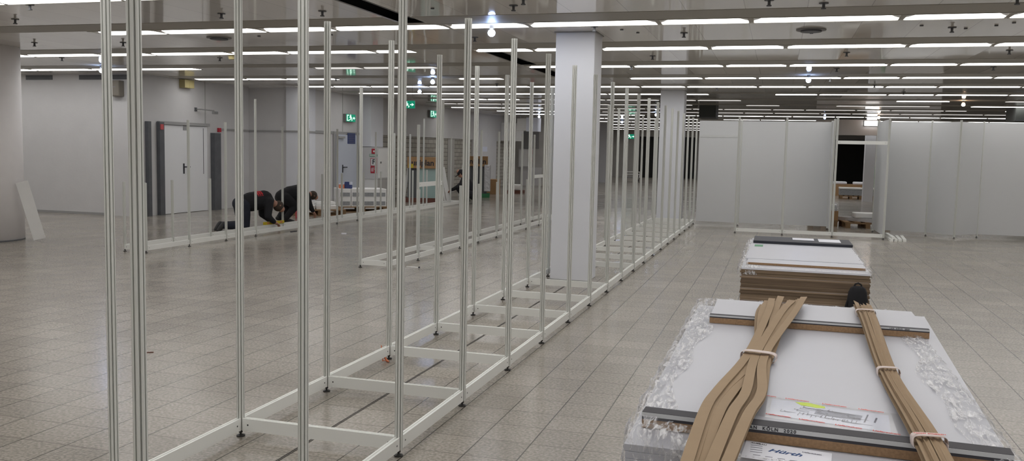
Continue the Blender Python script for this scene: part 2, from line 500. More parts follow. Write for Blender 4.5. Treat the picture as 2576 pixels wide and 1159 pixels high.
for a, b in slots:
    rm.box((-4.30, a, CEIL + 0.06), (-4.27, b, CEIL + 0.10)); rm.box((-4.2, a, CEIL + 0.12), (-4.16, b, CEIL + 0.16))
struct(rm.build('trim_3', 'steel'), 'grey rails inside the open ceiling slots')

H = CEIL
struct(box('wall_left_front', (-19, 16.5, 0), (-13.45, 16.9, H), 'wall'))
pm = MB().box((-14.12, 16.44, 0), (-13.43, 16.5, H)); struct(pm.build('trim_4', 'wall'), 'shallow white pilaster at the wall corner')
struct(box('wall_left', (-13.85, 16.9, 0), (-13.45, 20.75, H), 'wall'))
struct(box('wall_left_recess', (-13.85, 20.75, 0), (-12.25, 21.15, H), 'wall'))
struct(box('wall_left_corner', (-12.3, 20.68, 0), (-11.85, 21.4, H), 'pillar'))
struct(box('wall_left_middle', (-12.3, 21.4, 0), (-11.9, 25.2, H), 'wall'))
struct(box('wall_left_pilaster', (-11.95, 24.1, 1.645), (-11.53, 24.95, H), 'pillar'))
struct(box('wall_left_brick', (-12.3, 25.2, 0), (-11.92, 40.4, 2.02), 'brick'))
struct(box('wall_left_upper', (-12.3, 25.2, 2.02), (-11.88, 40.4, H), 'wall'))
struct(box('wall_left_niche', (-11.925, 31.5, 0), (-11.90, 32.2, 2.0), 'concrete'))
struct(box('wall_left_white_bay', (-11.95, 34.2, 0), (-11.84, 37.3, 2.03), 'wall'))
struct(box('wall_end', (-12.3, 40.4, 0), (-9.0, 40.8, H), 'concrete'))
em = MB().box((-11.6, 40.36, 0), (-10.6, 40.4, 0.85)); struct(em.build('trim_5', 'wall'), 'white plinth against the end wall')
struct(box('wall_back_grey', (-12, 60.2, 0), (-8.3, 60.4, 2.7), 'concrete'))
struct(box('wall_back', (-8.3, 60.2, 0), (16, 60.4, 2.75), 'concrete'))
struct(MB().box((-9.0, 60.0, 0), (-5.3, 60.19, 2.72)).build('wall_back_shade_left', 'dark'), 'black slab painted as an unlit opening in the far wall, left')  # black slab before the wall; the darkness is in its colour
struct(MB().box((2.6, 60.0, 0), (6.3, 60.19, 2.72)).build('wall_back_shade_right', 'dark'), 'black slab painted as an unlit opening in the far wall, behind the doorway')  # same black slab, shade of an unlit opening put into the colour
struct(box('wall_bulkhead', (1.2, 34.0, 2.42), (3.35, 34.3, 2.96), 'wall'), 'pale bulkhead under the ceiling beyond the doorway')
struct(box('wall_back_upper', (-19, 60.1, 2.7), (22, 60.5, H), 'concrete'))
struct(box('wall_right', (21.6, -6, 0), (22, 66, H), 'wall'))
struct(box('wall_front', (-19, -6, 0), (22, -5.7, H), 'wall'))
struct(box('wall_outer_left', (-19, -6, 0), (-18.7, 16.5, H), 'wall'))
struct(box('wall_far_corridor', (-19, 40.8, 0), (-18.7, 66, H), 'wall'))
struct(box('wall_pillar_back', (3.05, 35.8, 0), (3.4, 36.2, H), 'pillar'))
struct(box('wall_back_right_bay', (3.75, 42, 0), (6.5, 42.3, H), 'wall'))
struct(box('wall_far_pillar', (-9.3, 47.5, 0), (-8.75, 48.1, H), 'pillar'))

# skirting and rails
struct(box('baseboard_left_front', (-18.7, 16.485, 0), (-14.12, 16.5, 0.05), 'trim'))
sk = MB().box((-13.45, 19.45, 1.975), (-13.425, 20.75, 2.02)).box((-13.45, 20.725, 1.975), (-12.3, 20.75, 2.02)).box((-12.3, 20.66, 1.975), (-11.83, 20.68, 2.02)).box((-11.85, 20.68, 1.975), (-11.83, 21.4, 2.02)).box((-11.9, 21.4, 1.975), (-11.875, 24.1, 2.05))
struct(sk.build('trim_6', 'trim'), 'grey dado rail along the left walls')
struct(box('trim_7', (-13.45, 18.86, 2.1), (-13.44, 18.885, H), 'seam'))
struct(box('trim_8', (-11.9, 23.02, 2.06), (-11.89, 23.045, H), 'seam'))
vg = MB()
for a, b in ((-16.47, -15.73), (-15.0, -14.2), (-14.05, -13.6)):
    yy = 16.5 if b < -14.12 else 16.44
    vg.box((a, yy - 0.012, 2.99), (b, yy, 3.09))
struct(vg.build('trim_9', 'steel'), 'dark vent slots at the top of the left wall')

# big square pillars
p1 = box('wall_pillar_middle', (-2.75, 11.03, 0), (-2.25, 11.5, H), 'pillar', bevel=0.012); struct(p1, 'white square pillar in the middle of the hall')
box('trim_10', (-2.765, 11.015, H - 0.012), (-2.235, 11.515, H - 0.001), 'trim')['kind'] = 'structure'
p2 = box('wall_pillar_far', (-2.76, 21.42, 0), (-2.2, 21.95, H), 'pillar', bevel=0.012); struct(p2, 'white square pillar at the far end of the frame')
struct(MB().cyl(0.55, 0, H, 48, (-12.36, 11.50)).build('wall_pillar_round', 'pillarw', smooth=False), 'round white pillar at the left edge')
for p in bpy.data.objects['wall_pillar_round'].data.polygons:
    p.use_smooth = abs(p.normal.z) < 0.5
struct(MB().cyl(0.554, 0, 0.02, 48, (-12.36, 11.50)).build('trim_11', 'steel'))

# door_1 : double door in the left wall
d = box('door_1', (-13.45, 17.24, 0.01), (-13.405, 18.88, 2.04), 'door'); struct(d, 'white double steel door')
MB().box((-13.404, 18.72, 0.9), (-13.40, 18.735, 2.0)).build('leaf_gap', 'steel', d)
g = MB()
for k in range(5): g.box((-13.404, 17.96, 1.94 + k * 0.028), (-13.395, 18.14, 1.955 + k * 0.028))
g.build('door_grille', 'grey', d)
h = MB().box((-13.404, 17.95, 0.92), (-13.395, 17.995, 1.16)).tube([(-13.40, 17.97, 1.08), (-13.345, 17.97, 1.08), (-13.34, 18.12, 1.08)], 0.014)
h.build('door_handle', 'ink', d)
struct(box('trim_12', (-13.45, 17.10, 2.05), (-13.37, 18.95, 2.12), 'trim'), 'grey lintel over the double door')
struct(box('trim_13', (-13.45, 17.08, 0), (-13.36, 17.24, 2.1), 'steel'), 'dark grey steel guard left of the double door')
struct(box('trim_14', (-13.47, 16.70, 0), (-13.36, 16.80, 2.1), 'steel'), 'dark grey steel guard at the wall corner')
struct(box('trim_15', (-13.45, 19.08, 0), (-13.33, 19.34, 1.9), 'steel'), 'dark grey steel guard right of the double door')
tag(box('alarm_light', (-13.37, 17.10, 1.93), (-13.345, 17.20, 2.05), 'pink'), 'tiny orange-red tag on the door frame top left', 'tag')
tag(box('call_point', (-13.45, 19.36, 1.93), (-13.40, 19.46, 2.03), 'red'), 'small red call point above the right door guard', 'call point')

# door_2 : single door further along
d = box('door_2', (-11.9, 22.58, 0.01), (-11.85, 23.86, 1.97), 'doorblue'); struct(d, 'bluish white single door')
MB().box((-11.85, 22.93, 0.90), (-11.84, 22.98, 1.12)).tube([(-11.85, 22.95, 1.05), (-11.80, 22.95, 1.05), (-11.79, 23.12, 1.05)], 0.014).build('door_handle', 'ink', d)
MB().box((-11.85, 22.62, 1.86), (-11.79, 23.0, 1.92)).build('door_closer', 'trim', d)
sgn = box('door_notice', (-11.85, 23.25, 1.72), (-11.84, 23.72, 2.02), 'blue')
tag(sgn, 'dark blue notice with white lines on the single door', 'sign')
nm = MB()
for k in range(5): nm.box((-11.84, 23.29, 1.755 + k * 0.052), (-11.8385, 23.68 - 0.05 * (k % 2), 1.772 + k * 0.052))
nm.build('lettering', 'greyink', sgn)
struct(box('trim_16', (-11.9, 22.46, 0), (-11.86, 22.56, 2.05), 'trim')); struct(box('trim_17', (-11.9, 23.88, 0), (-11.86, 23.96, 2.05), 'trim'))

# ------------------------------------------------------------------ strip lights
LW = 0.36            # width of a flush light strip
def lamp_mesh(L, nm_):
    e = 0.16
    poly = [(0.0, LW / 2), (0.0, LW / 2 - 0.10), (0.04, 0.02), (e * 0.6, -LW * 0.34), (e, -LW * 0.46), (e * 1.6, -LW / 2),
            (L - e * 1.6, -LW / 2), (L - e, -LW * 0.46), (L - e * 0.6, -LW * 0.34), (L - 0.04, 0.02), (L, LW / 2 - 0.10), (L, LW / 2)]
    return MB().prism(poly, -0.006, -0.001).mesh(nm_, 'lamp')
LM = {}
def lamp(kind, L):
    key = (kind, round(L, 2))
    if key not in LM:
        me = lamp_mesh(L, 'diffuser')
        if kind == 'dim':
            me.materials.clear(); me.materials.append(MT['lampdim'])
        fr = MB().box((-0.02, LW / 2, -0.010), (L + 0.02, LW / 2 + 0.02, 0)).box((-0.02, -LW / 2 - 0.02, -0.008), (L + 0.02, -LW / 2, 0)).box((-0.03, -LW / 2, -0.0035), (0.0, LW / 2, 0)).box((L, -LW / 2, -0.0035), (L + 0.03, LW / 2, 0)).mesh('frame', 'housing')
        LM[key] = (me, fr)
    return LM[key]
LZ = CEIL
KX = 1.088
# row depth (far edge of the lights), pattern phase, lit spans, dim spans
rows = [(-2.0, 0.2, [(-8, 8)], []), (0.5, 0.9, [(-8, 8)], []), (3.0, 0.5, [(-7, 7)], []), (5.5, 0.3, [(-16.5, 7)], []),  # unseen rows behind the camera, added to light the hall
        (8.0, 1.35, [(-16.5, 7)], []), (10.52, 1.2, [(-17, -13.6), (-8.35, 8)], []), (13.06, 0.85, [(-17, -5.04), (-4.1, 9)], []),  # spans running past the view add unseen lamps for light
        (15.67, 0.8, [(-17, -10.1), (-4.0, 9)], [(-8.3, -5.4)]), (18.17, 1.3, [(-12.1, -8.7), (-6.5, -5.1), (-2.7, 9)], []),
        (20.45, 0.4, [(-10.8, 9)], []), (23.0, 0.1, [(-10.4, -1.2), (-0.6, 9)], []), (25.6, 0.6, [(-9.6, -6.6), (2.3, 3.8)], [(-6.2, -1.0), (4.5, 9)]),
        (28.1, 0.9, [(4.7, 9)], [(-10, -2), (-1.4, 0.3), (1, 4)]), (30.6, 0.2, [(-10.5, -7.2), (6, 9)], [(-6, 5)]), (33.1, 1.1, [(-9.8, -6.5)], [(-6, 9)]),  # dim spans fill out the far rows, added to light the ceiling
        (35.8, 0.5, [(-10.2, -4.8), (-3.5, 8)], []), (39.5, 0.7, [(-9, -3), (-2.5, 9)], []), (43.5, 0.2, [(-8, 9)], []), (48.0, 0.9, [(-8, 9)], []), (53.0, 0.9, [(-9.5, 3)], []), (57.5, 0.4, [(-10, -4)], [])]  # farthest rows added to brighten the far wall
vis_rows = [r for r in rows if r[0] > 6]
for ri, (Y, ph, lit, dim) in enumerate(rows):
    Yc = Y - LW / 2
    wl = -18.6 if Y < 16 else -13.2
    lo = max(wl, (min(a for a, b in lit + dim) - 0.15) * KX); hi = (max(b for a, b in lit + dim) + 0.15) * KX
    ya, yb = Y - LW - 0.60, Y - LW - 0.022
    hb = MB()
    cut = any(a < yb and b > ya for a, b in slots)
    for a, b in ([(lo, -4.44), (-4.08, hi)] if cut and lo < -4.5 else [(lo, hi)]):
        hb.box((a, ya, CEIL - 0.004), (b, yb, CEIL - 0.0005))
    struct(hb.build('trim_%d' % (20 + ri), 'housing'), 'grey-beige ceiling strip along a row of strip lights')
    x = (-18.0 - ph - (0.0 if Y < 16 else 0)) * KX; k = 0
    todo = []
    while x < 10:
        L = (1.545, 1.02)[k % 2]; k += 1
        a, b = x + 0.03, x + L - 0.03; x += L
        for spans, kd in ((lit, 'lit'), (dim, 'dim')):
            for s0, s1 in spans:
                a2, b2 = max(a, s0 * KX, wl + 0.1), min(b, s1 * KX)
                if b2 - a2 > 0.5: todo.append((a2, b2, kd))
    todo.sort()
    vislist = [t for t in todo if Y > 6 and seen(((t[0] + t[1]) / 2, Y, LZ), 60)]
    for t in todo:
        a, b, kd = t
        if t in vislist:
            lab = '%s white strip light, %s from the left in the %s ceiling row from the front' % (kd, ORD[vislist.index(t)], ORD[vis_rows.index((Y, ph, lit, dim))])
            grp = 'strip lights in the ceiling'
        else:
            lab = 'unseen white strip light added in the ceiling outside the picture'; grp = 'added strip lights outside the picture'
        o = thing('ceiling_light', lab, 'ceiling light', (a, Yc, LZ), 0, grp)
        dm, em_ = lamp(kd, b - a)
        put('diffuser', dm, o)
        if 6 < Y < 24: put('frame', em_, o)

# ------------------------------------------------------------------ small things on the ceiling
def spot(x, y, warm, lab):
    o = thing('spotlight', lab, 'spotlight', (x, y, CEIL))
    MB().cyl(0.03, -0.05, 0.0, 16).cyl(0.012, -0.07, -0.05, 12).build('socket', 'grey', o)
    MB().ball((0, 0, -0.105), 0.044, 16).build('bulb', 'spotwarm' if warm else 'spotcool', o, smooth=True)
spot(-3.34, 10.24, 0, 'bright bluish bare bulb on the ceiling nearest the camera, above the frame')
spot(-12.81, 14.68, 0, 'bright bluish bulb near the left white wall, beside the tall front post')
spot(-7.01, 17.59, 0, 'bright bluish bulb above the green exit signs, right of the hanging one')
spot(-8.55, 20.6, 0, 'small bluish bulb just above the hanging green exit sign')
spot(0.44, 17.31, 0, 'bright bluish bulb above the left run of white panels')
spot(4.37, 24.97, 1, 'warm bulb on the ceiling at the far right')
spot(3.21, 33.29, 1, 'warm bulb far behind, above the doorway between the panels')
spot(-4.36, 32.75, 0, 'small bluish bulb left of the far pillar top')
spot(-7.0, 41.0, 0, 'tiny bluish bulb far back, left of the far pillar')
spot(-9.5, 35.6, 0, 'bluish bulb in front of the hanging white box')
spot(1.7, 39.0, 0, 'bluish bulb seen through the doorway beside its left post')

sprm = MB().cyl(0.045, -0.008, 0, 16).cyl(0.014, -0.05, -0.008, 10).cyl(0.024, -0.06, -0.05, 10).mesh('sprinkler', 'steel')
for x, y in [(-9.137, 9.008), (-7.986, 8.078), (-11.004, 11.2), (-12.463, 13.3), (-9.505, 11.35), (-6.176, 8.988), (-9.354, 13.556), (-2.69, 8.96), (-3.95, 11.4),
             (-2.483, 8.6), (-1.196, 11.3), (-0.163, 9.043), (-2.528, 15.573), (-4.023, 19.6), (-9.41, 17.9), (0.342, 9.3), (1.796, 11.214), (0.846, 13.676),
             (0.855, 16.131), (0.854, 18.2), (2.019, 9.3), (-6.179, 19.4), (-1.933, 13.9), (-1.412, 20.6), (1.784, 19.7), (-4.9, 9.0), (-2.176, 10.6), (2.9, 13.6), (3.2, 16.0), (2.6, 21.9)]:
    tag(put('sprinkler', sprm, None, (x, y, CEIL)), 'small dark sprinkler head under the glossy ceiling', 'sprinkler', 'sprinkler heads on the ceiling')
capm = MB().cyl(0.02, -0.012, 0, 12).mesh('ceiling_plug', 'steel')
for x, y in [(2.35, 10.9), (2.22, 11.1), (2.55, 10.6), (1.45, 11.0), (-1.9, 10.9), (-1.75, 11.2), (1.05, 8.9), (-6.9, 10.9), (-5.8, 10.9), (-3.6, 9.0), (0.3, 11.5), (1.95, 11.3)]:
    tag(put('ceiling_plug', capm, None, (x, y, CEIL)), 'tiny dark plug in a ceiling panel', 'ceiling plug', 'dark plugs in the ceiling panels')
def disc(name, x, y, r, m, lab, h=0.03):
    o = thing(name, lab, name.replace('_', ' '), (x, y, CEIL))
    MB().cyl(r, -0.012, 0, 28).build('rim', m, o)
    MB().cyl(r * 0.7, -h, -0.012, 28, r2=None).build('grille', 'steel', o)
disc('air_vent', 0.287, 11.2, 0.17, 'grey', 'round grey air vent in the ceiling at upper right')
disc('air_vent', -7.6, 11.0, 0.17, 'grey', 'round grey air vent in the ceiling behind the fourth front post')
o = thing('smoke_detector', 'small yellowish smoke detector on the ceiling left of the wide post', 'smoke detector', (-8.85, 13.2, CEIL))
MB().cyl(0.09, -0.02, 0, 20).build('base', 'beige', o); MB().cyl(0.07, -0.07, -0.02, 20, r2=0.085).build('head', 'beige', o)

# wall-mounted things on the left
o = thing('junction_box', 'yellowish box high on the left wall above the double door', 'box', (-13.45, 18.07, 2.93))
MB().box((0, -0.17, -0.01), (0.16, 0.0, 0.18)).build('body', 'beige', o, bevel=0.01); MB().box((0, 0.004, -0.01), (0.16, 0.18, 0.18)).build('cover', 'beige', o, bevel=0.01)
o = thing('loudspeaker', 'taupe wall loudspeaker on the white pilaster', 'loudspeaker', (-13.9, 16.44, 2.62))
MB().box((-0.14, -0.16, 0), (0.14, 0, 0.34)).build('cabinet', 'taupe', o, bevel=0.012)
MB().box((-0.125, -0.168, 0.015), (0.125, -0.16, 0.325)).build('grille', 'taupe', o)
MB().box((-0.05, -0.171, 0.19), (0.05, -0.168, 0.21)).build('badge', 'grey', o)
o = thing('camera_bracket', 'thin wall bracket with small camera beside the double door top', 'camera', (-13.45, 18.5, 2.42))
MB().tube([(0, 0, 0.03), (0.12, 0.05, 0.03), (0.30, 0.32, 0.01)], 0.012).build('arm', 'grey', o)
MB().box((0, -0.04, -0.02), (0.02, 0.04, 0.07)).build('mount_plate', 'steel', o)
MB().box((0.27, 0.26, -0.07), (0.34, 0.42, -0.005)).build('head', 'grey', o, bevel=0.008)

# green exit signs
def pictogram(w, h, arrow=True):
    """running figure, door and arrow in sign-plane coordinates (x right, z up), as boxes"""
    return [((0.10, 0.12), (0.16, 0.88)), ((0.24, 0.15), (0.30, 0.85))]
def exit_sign(lab, loc, yaw, w, h, dep, hang=0.0):
    o = thing('exit_sign', lab, 'exit sign', loc, yaw)
    MB().box((-w / 2, 0.006, 0), (w / 2, dep, h)).build('casing', 'grey', o, bevel=0.006)
    MB().box((-w / 2 + 0.006, 0, 0.006), (w / 2 - 0.006, 0.006, h - 0.006)).build('face', 'green', o)
    pg = MB()
    m = Matrix.Rotation(R(90), 4, 'X')   # (x, y) -> (x, z) in the sign plane
    def poly(p): pg.prism([(-w / 2 + x * w, z * h) for x, z in p], 0.0, 0.003, m)
    poly([(0.08, 0.12), (0.30, 0.12), (0.30, 0.20), (0.14, 0.20), (0.14, 0.80), (0.30, 0.80), (0.30, 0.88), (0.08, 0.88)])       # door
    pg.cyl(0.055 * w, 0, 0.003, 12, (-w / 2 + 0.46 * w, 0.80 * h), m)                                                        # head
    poly([(0.40, 0.70), (0.50, 0.70), (0.55, 0.42), (0.46, 0.40)])                                                            # trunk
    poly([(0.40, 0.70), (0.32, 0.55), (0.35, 0.52), (0.43, 0.64)]); poly([(0.50, 0.70), (0.60, 0.55), (0.57, 0.50), (0.49, 0.60)])
    poly([(0.46, 0.42), (0.36, 0.28), (0.28, 0.28), (0.28, 0.22), (0.39, 0.21), (0.52, 0.38)]); poly([(0.50, 0.42), (0.60, 0.30), (0.56, 0.14), (0.61, 0.13), (0.66, 0.32), (0.55, 0.44)])
    poly([(0.68, 0.45), (0.80, 0.45), (0.80, 0.30), (0.94, 0.50), (0.80, 0.70), (0.80, 0.55), (0.68, 0.55)])                   # arrow
    pg.build('pictogram', 'greenlit', o)
    if hang:
        MB().box((-w * 0.3, dep * 0.4, h), (-w * 0.3 + 0.008, dep * 0.5, h + hang)).box((w * 0.3, dep * 0.4, h), (w * 0.3 + 0.008, dep * 0.5, h + hang)).build('hanger', 'grey', o)
exit_sign('green lit exit sign on the wall above the single door', (-11.79, 23.34, 2.34), R(90), 0.58, 0.22, 0.11)
exit_sign('green exit sign with running figure hanging from the ceiling', (-8.62, 20.0, 2.575), R(4), 0.40, 0.19, 0.03, hang=CEIL - 2.765)
exit_sign('small green lit exit sign mounted on the wall beyond the hanging one', (-11.78, 29.7, 2.72), R(90), 0.62, 0.25, 0.12)
exit_sign('tiny green exit sign far back, left of the far pillar', (-7.6, 47.0, 2.35), 0, 0.6, 0.25, 0.04, hang=CEIL - 2.6)

# hydrant cabinet
o = thing('hydrant_cabinet', 'cream wall hydrant cabinet with red fire signs', 'cabinet', (-11.53, 24.0, 0))
MB().box((-0.35, 0.05, 0.70), (0.25, 1.1, 1.63)).build('body', 'wall', o, bevel=0.008)
MB().box((0.25, 0.1, 0.74), (0.262, 1.05, 1.59)).build('door', 'white', o)
MB().cyl(0.03, 0, 0.03, 14, (0, 0), Matrix.Translation((0.262, 0.22, 1.19)) @ Matrix.Rotation(R(90), 4, 'Y')).build('knob', 'grey', o)
MB().box((-0.33, 0.07, 0), (0.23, 0.09, 0.70)).build('lower_panel', 'white', o)
MB().box((0.0, 0.09, 0.0), (0.24, 1.08, 0.70)).build('plinth', 'concrete', o)
def fsign(name, x0, x1, z0, z1, m, lab):
    s = box(name, (-11.53 + x0, 24.038, z0), (-11.53 + x1, 24.048, z1), m)
    return tag(s, lab, 'sign')
s = fsign('fire_sign', 0.06, 0.21, 1.44, 1.59, 'red', 'small square red fire sign, topmost on the hydrant cabinet')
MB().box((-11.42, 24.034, 1.49), (-11.37, 24.038, 1.54)).build('symbol', 'whitep', s)
s = fsign('info_strip', -0.01, 0.24, 1.365, 1.43, 'greensheet', 'narrow greenish strip under the top red sign')
MB().box((-11.53, 24.034, 1.385), (-11.31, 24.038, 1.415)).build('symbol', 'whitep', s)
s = fsign('hydrant_sign', 0.03, 0.23, 1.085, 1.315, 'red', 'white sign with red border and letter F')
MB().box((-11.485, 24.034, 1.10), (-11.315, 24.038, 1.30)).build('panel', 'whitep', s)
text('lettering', 'F', 0.20, 'ink', (-11.40, 24.033, 1.20), (1, 0, 0), (0, 0, 1), s)
s = fsign('hose_sign', 0.03, 0.23, 0.875, 1.075, 'red', 'red hose reel sign below the letter F sign')
hs = MB().box((-11.47, 24.034, 0.92), (-11.45, 24.038, 1.04)).box((-11.43, 24.034, 0.92), (-11.41, 24.038, 1.04)).box((-11.47, 24.034, 1.02), (-11.38, 24.038, 1.04)).box((-11.38, 24.034, 0.98), (-11.33, 24.038, 1.0))
hs.build('symbol', 'whitep', s)

# end wall things
o = thing('wall_cabinet', 'pale hydrant cabinet on the far end wall', 'cabinet', (-11.45, 40.4, 0.85))
MB().box((-0.25, -0.12, 0), (0.35, 0, 0.85)).build('body', 'wall', o)
MB().box((-0.2, -0.13, 0.05), (0.3, -0.12, 0.8)).build('door', 'white', o)
tag(box('fire_sign', (-11.2, 40.25, 1.46), (-11.02, 40.265, 1.66), 'red'), 'tiny red sign on the far end wall, the upper one', 'sign')
tag(box('fire_sign', (-11.2, 40.25, 1.10), (-11.02, 40.265, 1.34), 'red'), 'tiny red sign on the far end wall, the lower one', 'sign')
tag(MB().box((-11.5, 40.37, 1.72), (-10.75, 40.4, 2.5)).build('ventilation_grille', 'grey'), 'dark grey grille above the far wall cabinet', 'grille')
o = thing('hanging_sign_box', 'white box sign hanging from the ceiling far back', 'sign', (-9.85, 35.0, 2.40))
MB().box((-0.40, -0.02, 0.03), (0.0, 0.35, 0.52)).build('left_face', 'white', o); MB().box((0.02, -0.15, 0), (0.5, 0.35, 0.55)).build('right_face', 'paper2', o)
MB().box((-0.3, 0.1, 0.5), (-0.28, 0.12, CEIL - 2.4)).box((0.35, 0.1, 0.5), (0.37, 0.12, CEIL - 2.4)).build('hanger', 'grey', o)
o = thing('air_duct', 'white chamfered duct box at the end of the brick wall', 'duct', (-11.87, 38.6, 2.04))
MB().prism([(0, 0), (0.7, 0), (0.7, 0.55), (0.5, 0.8), (0, 0.8)], -0.6, 0.6, Matrix.Rotation(R(90), 4, 'X')).build('casing', 'white', o)
o = thing('ceiling_duct', 'dark grey duct box under the ceiling behind the left panels', 'duct', (-2.17, 28.0, 2.74))
MB().box((-0.25, 0, 0), (0.25, 1.2, CEIL - 2.74)).build('casing', 'ducts', o); MB().box((-0.27, -0.02, 0), (0.27, 0.0, 0.03)).build('flange', 'steel', o)
o = thing('ceiling_duct', 'dark grey duct box under the ceiling at the right edge', 'duct', (6.55, 28.0, 2.74))
MB().box((-0.3, 0, 0), (0.3, 1.2, CEIL - 2.74)).build('casing', 'ducts', o); MB().box((-0.32, -0.02, 0), (0.32, 0.0, 0.03)).build('flange', 'steel', o)
tag(box('wall_notice', (-11.84, 35.3, 1.55), (-11.83, 36.0, 1.75), 'paper2'), 'pale lilac notice on the white wall bay', 'notice')
tag(box('fire_sign', (3.75, 41.97, 1.75), (3.95, 42.0, 2.05), 'red'), 'red sign seen through the doorway on the right', 'sign')

# ------------------------------------------------------------------ exhibition frames
def post_section():
    """octagonal profile, one undercut groove per side"""
    pts = []
    ro, ri, g = 0.0210, 0.0078, 0.0027
    for k in range(8):
        t = k * math.pi / 4
        c, s_ = math.cos(t), math.sin(t)
        def P(rr, o): pts.append((rr * c - o * s_, rr * s_ + o * c))
        e = ro * math.tan(math.pi / 8)
        P(ro, -e * 0.94); P(ro, -g); P(0.0194, -g); P(0.0188, -0.0060); P(ri, -0.0024); P(ri, 0.0024); P(0.0188, 0.0060); P(0.0194, g); P(ro, g); P(ro, e * 0.94)
    return pts
SEC = post_section()
PM = {}
def post_mesh(h):
    if h not in PM:
        mb = MB(); mb.prism(SEC, 0.035, h)
        PM[h] = mb.mesh('post', 'alu')
    return PM[h]
FOOTM = MB().cyl(0.024, 0, 0.008, 20).cyl(0.02, 0.008, 0.013, 20, r2=0.008).cyl(0.006, 0.013, 0.055, 10).cyl(0.012, 0.022, 0.030, 6).mesh('levelling_foot', 'foot')
RM = {}
def rail_mesh(L, h=0.07, t=0.030):
    key = (round(L, 3), h)
    if key not in RM:
        mb = MB()
        mb.box((0, -t / 2, 0), (L, t / 2, h - 0.006))
        mb.box((0, -t / 2, h - 0.006), (L, -t / 6, h)); mb.box((0, t / 6, h - 0.006), (L, t / 2, h))
        mb.mi = 1
        for x in (0.035, L - 0.035):
            mb.cyl(0.005, t / 2, t / 2 + 0.001, 10, (x, h / 2), Matrix.Rotation(R(90), 4, 'X'))
            mb.cyl(0.005, -t / 2 - 0.001, -t / 2, 10, (x, h / 2), Matrix.Rotation(R(90), 4, 'X'))
        RM[key] = mb.mesh('rail', ['railw', 'foot'])
    return RM[key]
def post(root, x, y, h):
    p = put('post', post_mesh(h), root, (x, y, 0))
    put('levelling_foot', FOOTM, p)
    return p
def rail(root, a, b, z=0.038, name='base_rail', cut=0.02):
    a = Vector(a); b = Vector(b); d = b - a
    L = d.length - 2 * cut
    o = put(name, rail_mesh(L), root)
    dn = d.normalized()
    o.location = (a.x + dn.x * cut, a.y + dn.y * cut, z)
    o.rotation_euler.z = math.atan2(d.y, d.x)
    return o

XR, XL, Y0 = -1.8755, -2.8409, 2.2868
fa = thing('exhibition_frame', 'long double row of tall white posts running from the front past the pillar', 'frame', (0, 0, 0))
for k in range(20):
    post(fa, XR, Y0 + k, 2.44); post(fa, XL, Y0 + k, 2.44)
    if k < 19:
        rail(fa, (XR, Y0 + k), (XR, Y0 + k + 1)); rail(fa, (XL, Y0 + k), (XL, Y0 + k + 1))
    if k != 9: rail(fa, (XL, Y0 + k), (XR, Y0 + k), name='cross_rail')

fb = thing('exhibition_frame', 'narrow frame of short and tall posts behind the long front row', 'frame', (0, 0, 0))
bx, bk = -5.0, -5.42
front = [(11.02, 1.04), (12.06, 1.04), (13.0, 1.04), (13.85, 1.04), (14.8, 1.04), (15.85, 1.04), (16.9, 1.04), (17.9, 1.04), (18.92, 1.04), (19.9, 1.04), (20.9, 1.04)]
back = [(11.03, 2.44), (12.05, 1.04), (13.04, 2.0), (14.08, 2.44), (15.1, 1.04), (16.13, 2.0), (17.24, 2.0), (18.1, 1.04), (18.95, 2.0), (19.95, 2.0), (20.9, 1.04)]
back = [b for b in back if b[0] not in (12.05, 15.1, 18.1)]
for y, h in front: post(fb, bx, y, h)
for y, h in back: post(fb, bk, y, h)
for a, b in zip(front, front[1:]): rail(fb, (bx, a[0]), (bx, b[0]))
for a, b in zip(back, back[1:]): rail(fb, (bk, a[0]), (bk, b[0]))
rail(fb, (bk, 11.03), (bx, 11.02), name='cross_rail'); rail(fb, (bk, 13.04), (bx, 13.0), name='cross_rail'); rail(fb, (bk, 20.9), (bx, 20.9), name='cross_rail')
rail(fb, (bk, 13.04), (bk, 14.08), z=1.03, name='upper_rail'); rail(fb, (bk, 19.95), (bk, 20.9), z=1.0, name='upper_rail')

fc = thing('exhibition_frame', 'low frame with short and tall posts in front of the kneeling worker', 'frame', (0, 0, 0))
cx, ck = -8.95, -9.36
front = [(11.1, 1.04), (12.12, 2.0), (13.11, 2.0), (14.01, 2.44), (17.1, 2.0), (18.05, 2.44), (25.05, 1.04)]
back = [(11.14, 1.04), (12.25, 1.04), (13.25, 1.04), (15.6, 2.0), (16.2, 1.04), (16.6, 2.0), (17.2, 1.04), (18.1, 1.04), (19.2, 1.04), (19.85, 2.0), (20.15, 1.04), (20.95, 2.0), (21.95, 2.0), (22.15, 1.04), (22.9, 2.44), (23.15, 1.04), (25.05, 2.0)]
for y, h in front: post(fc, cx, y, h)
for y, h in back: post(fc, ck, y, h)
for a, b in zip(front, front[1:]): rail(fc, (cx, a[0]), (cx, b[0]))
for a, b in zip(back, back[1:]): rail(fc, (ck, a[0]), (ck, b[0]))
rail(fc, (ck, 11.12), (cx, 11.12), name='cross_rail'); rail(fc, (ck, 25.05), (cx, 25.05), name='cross_rail')

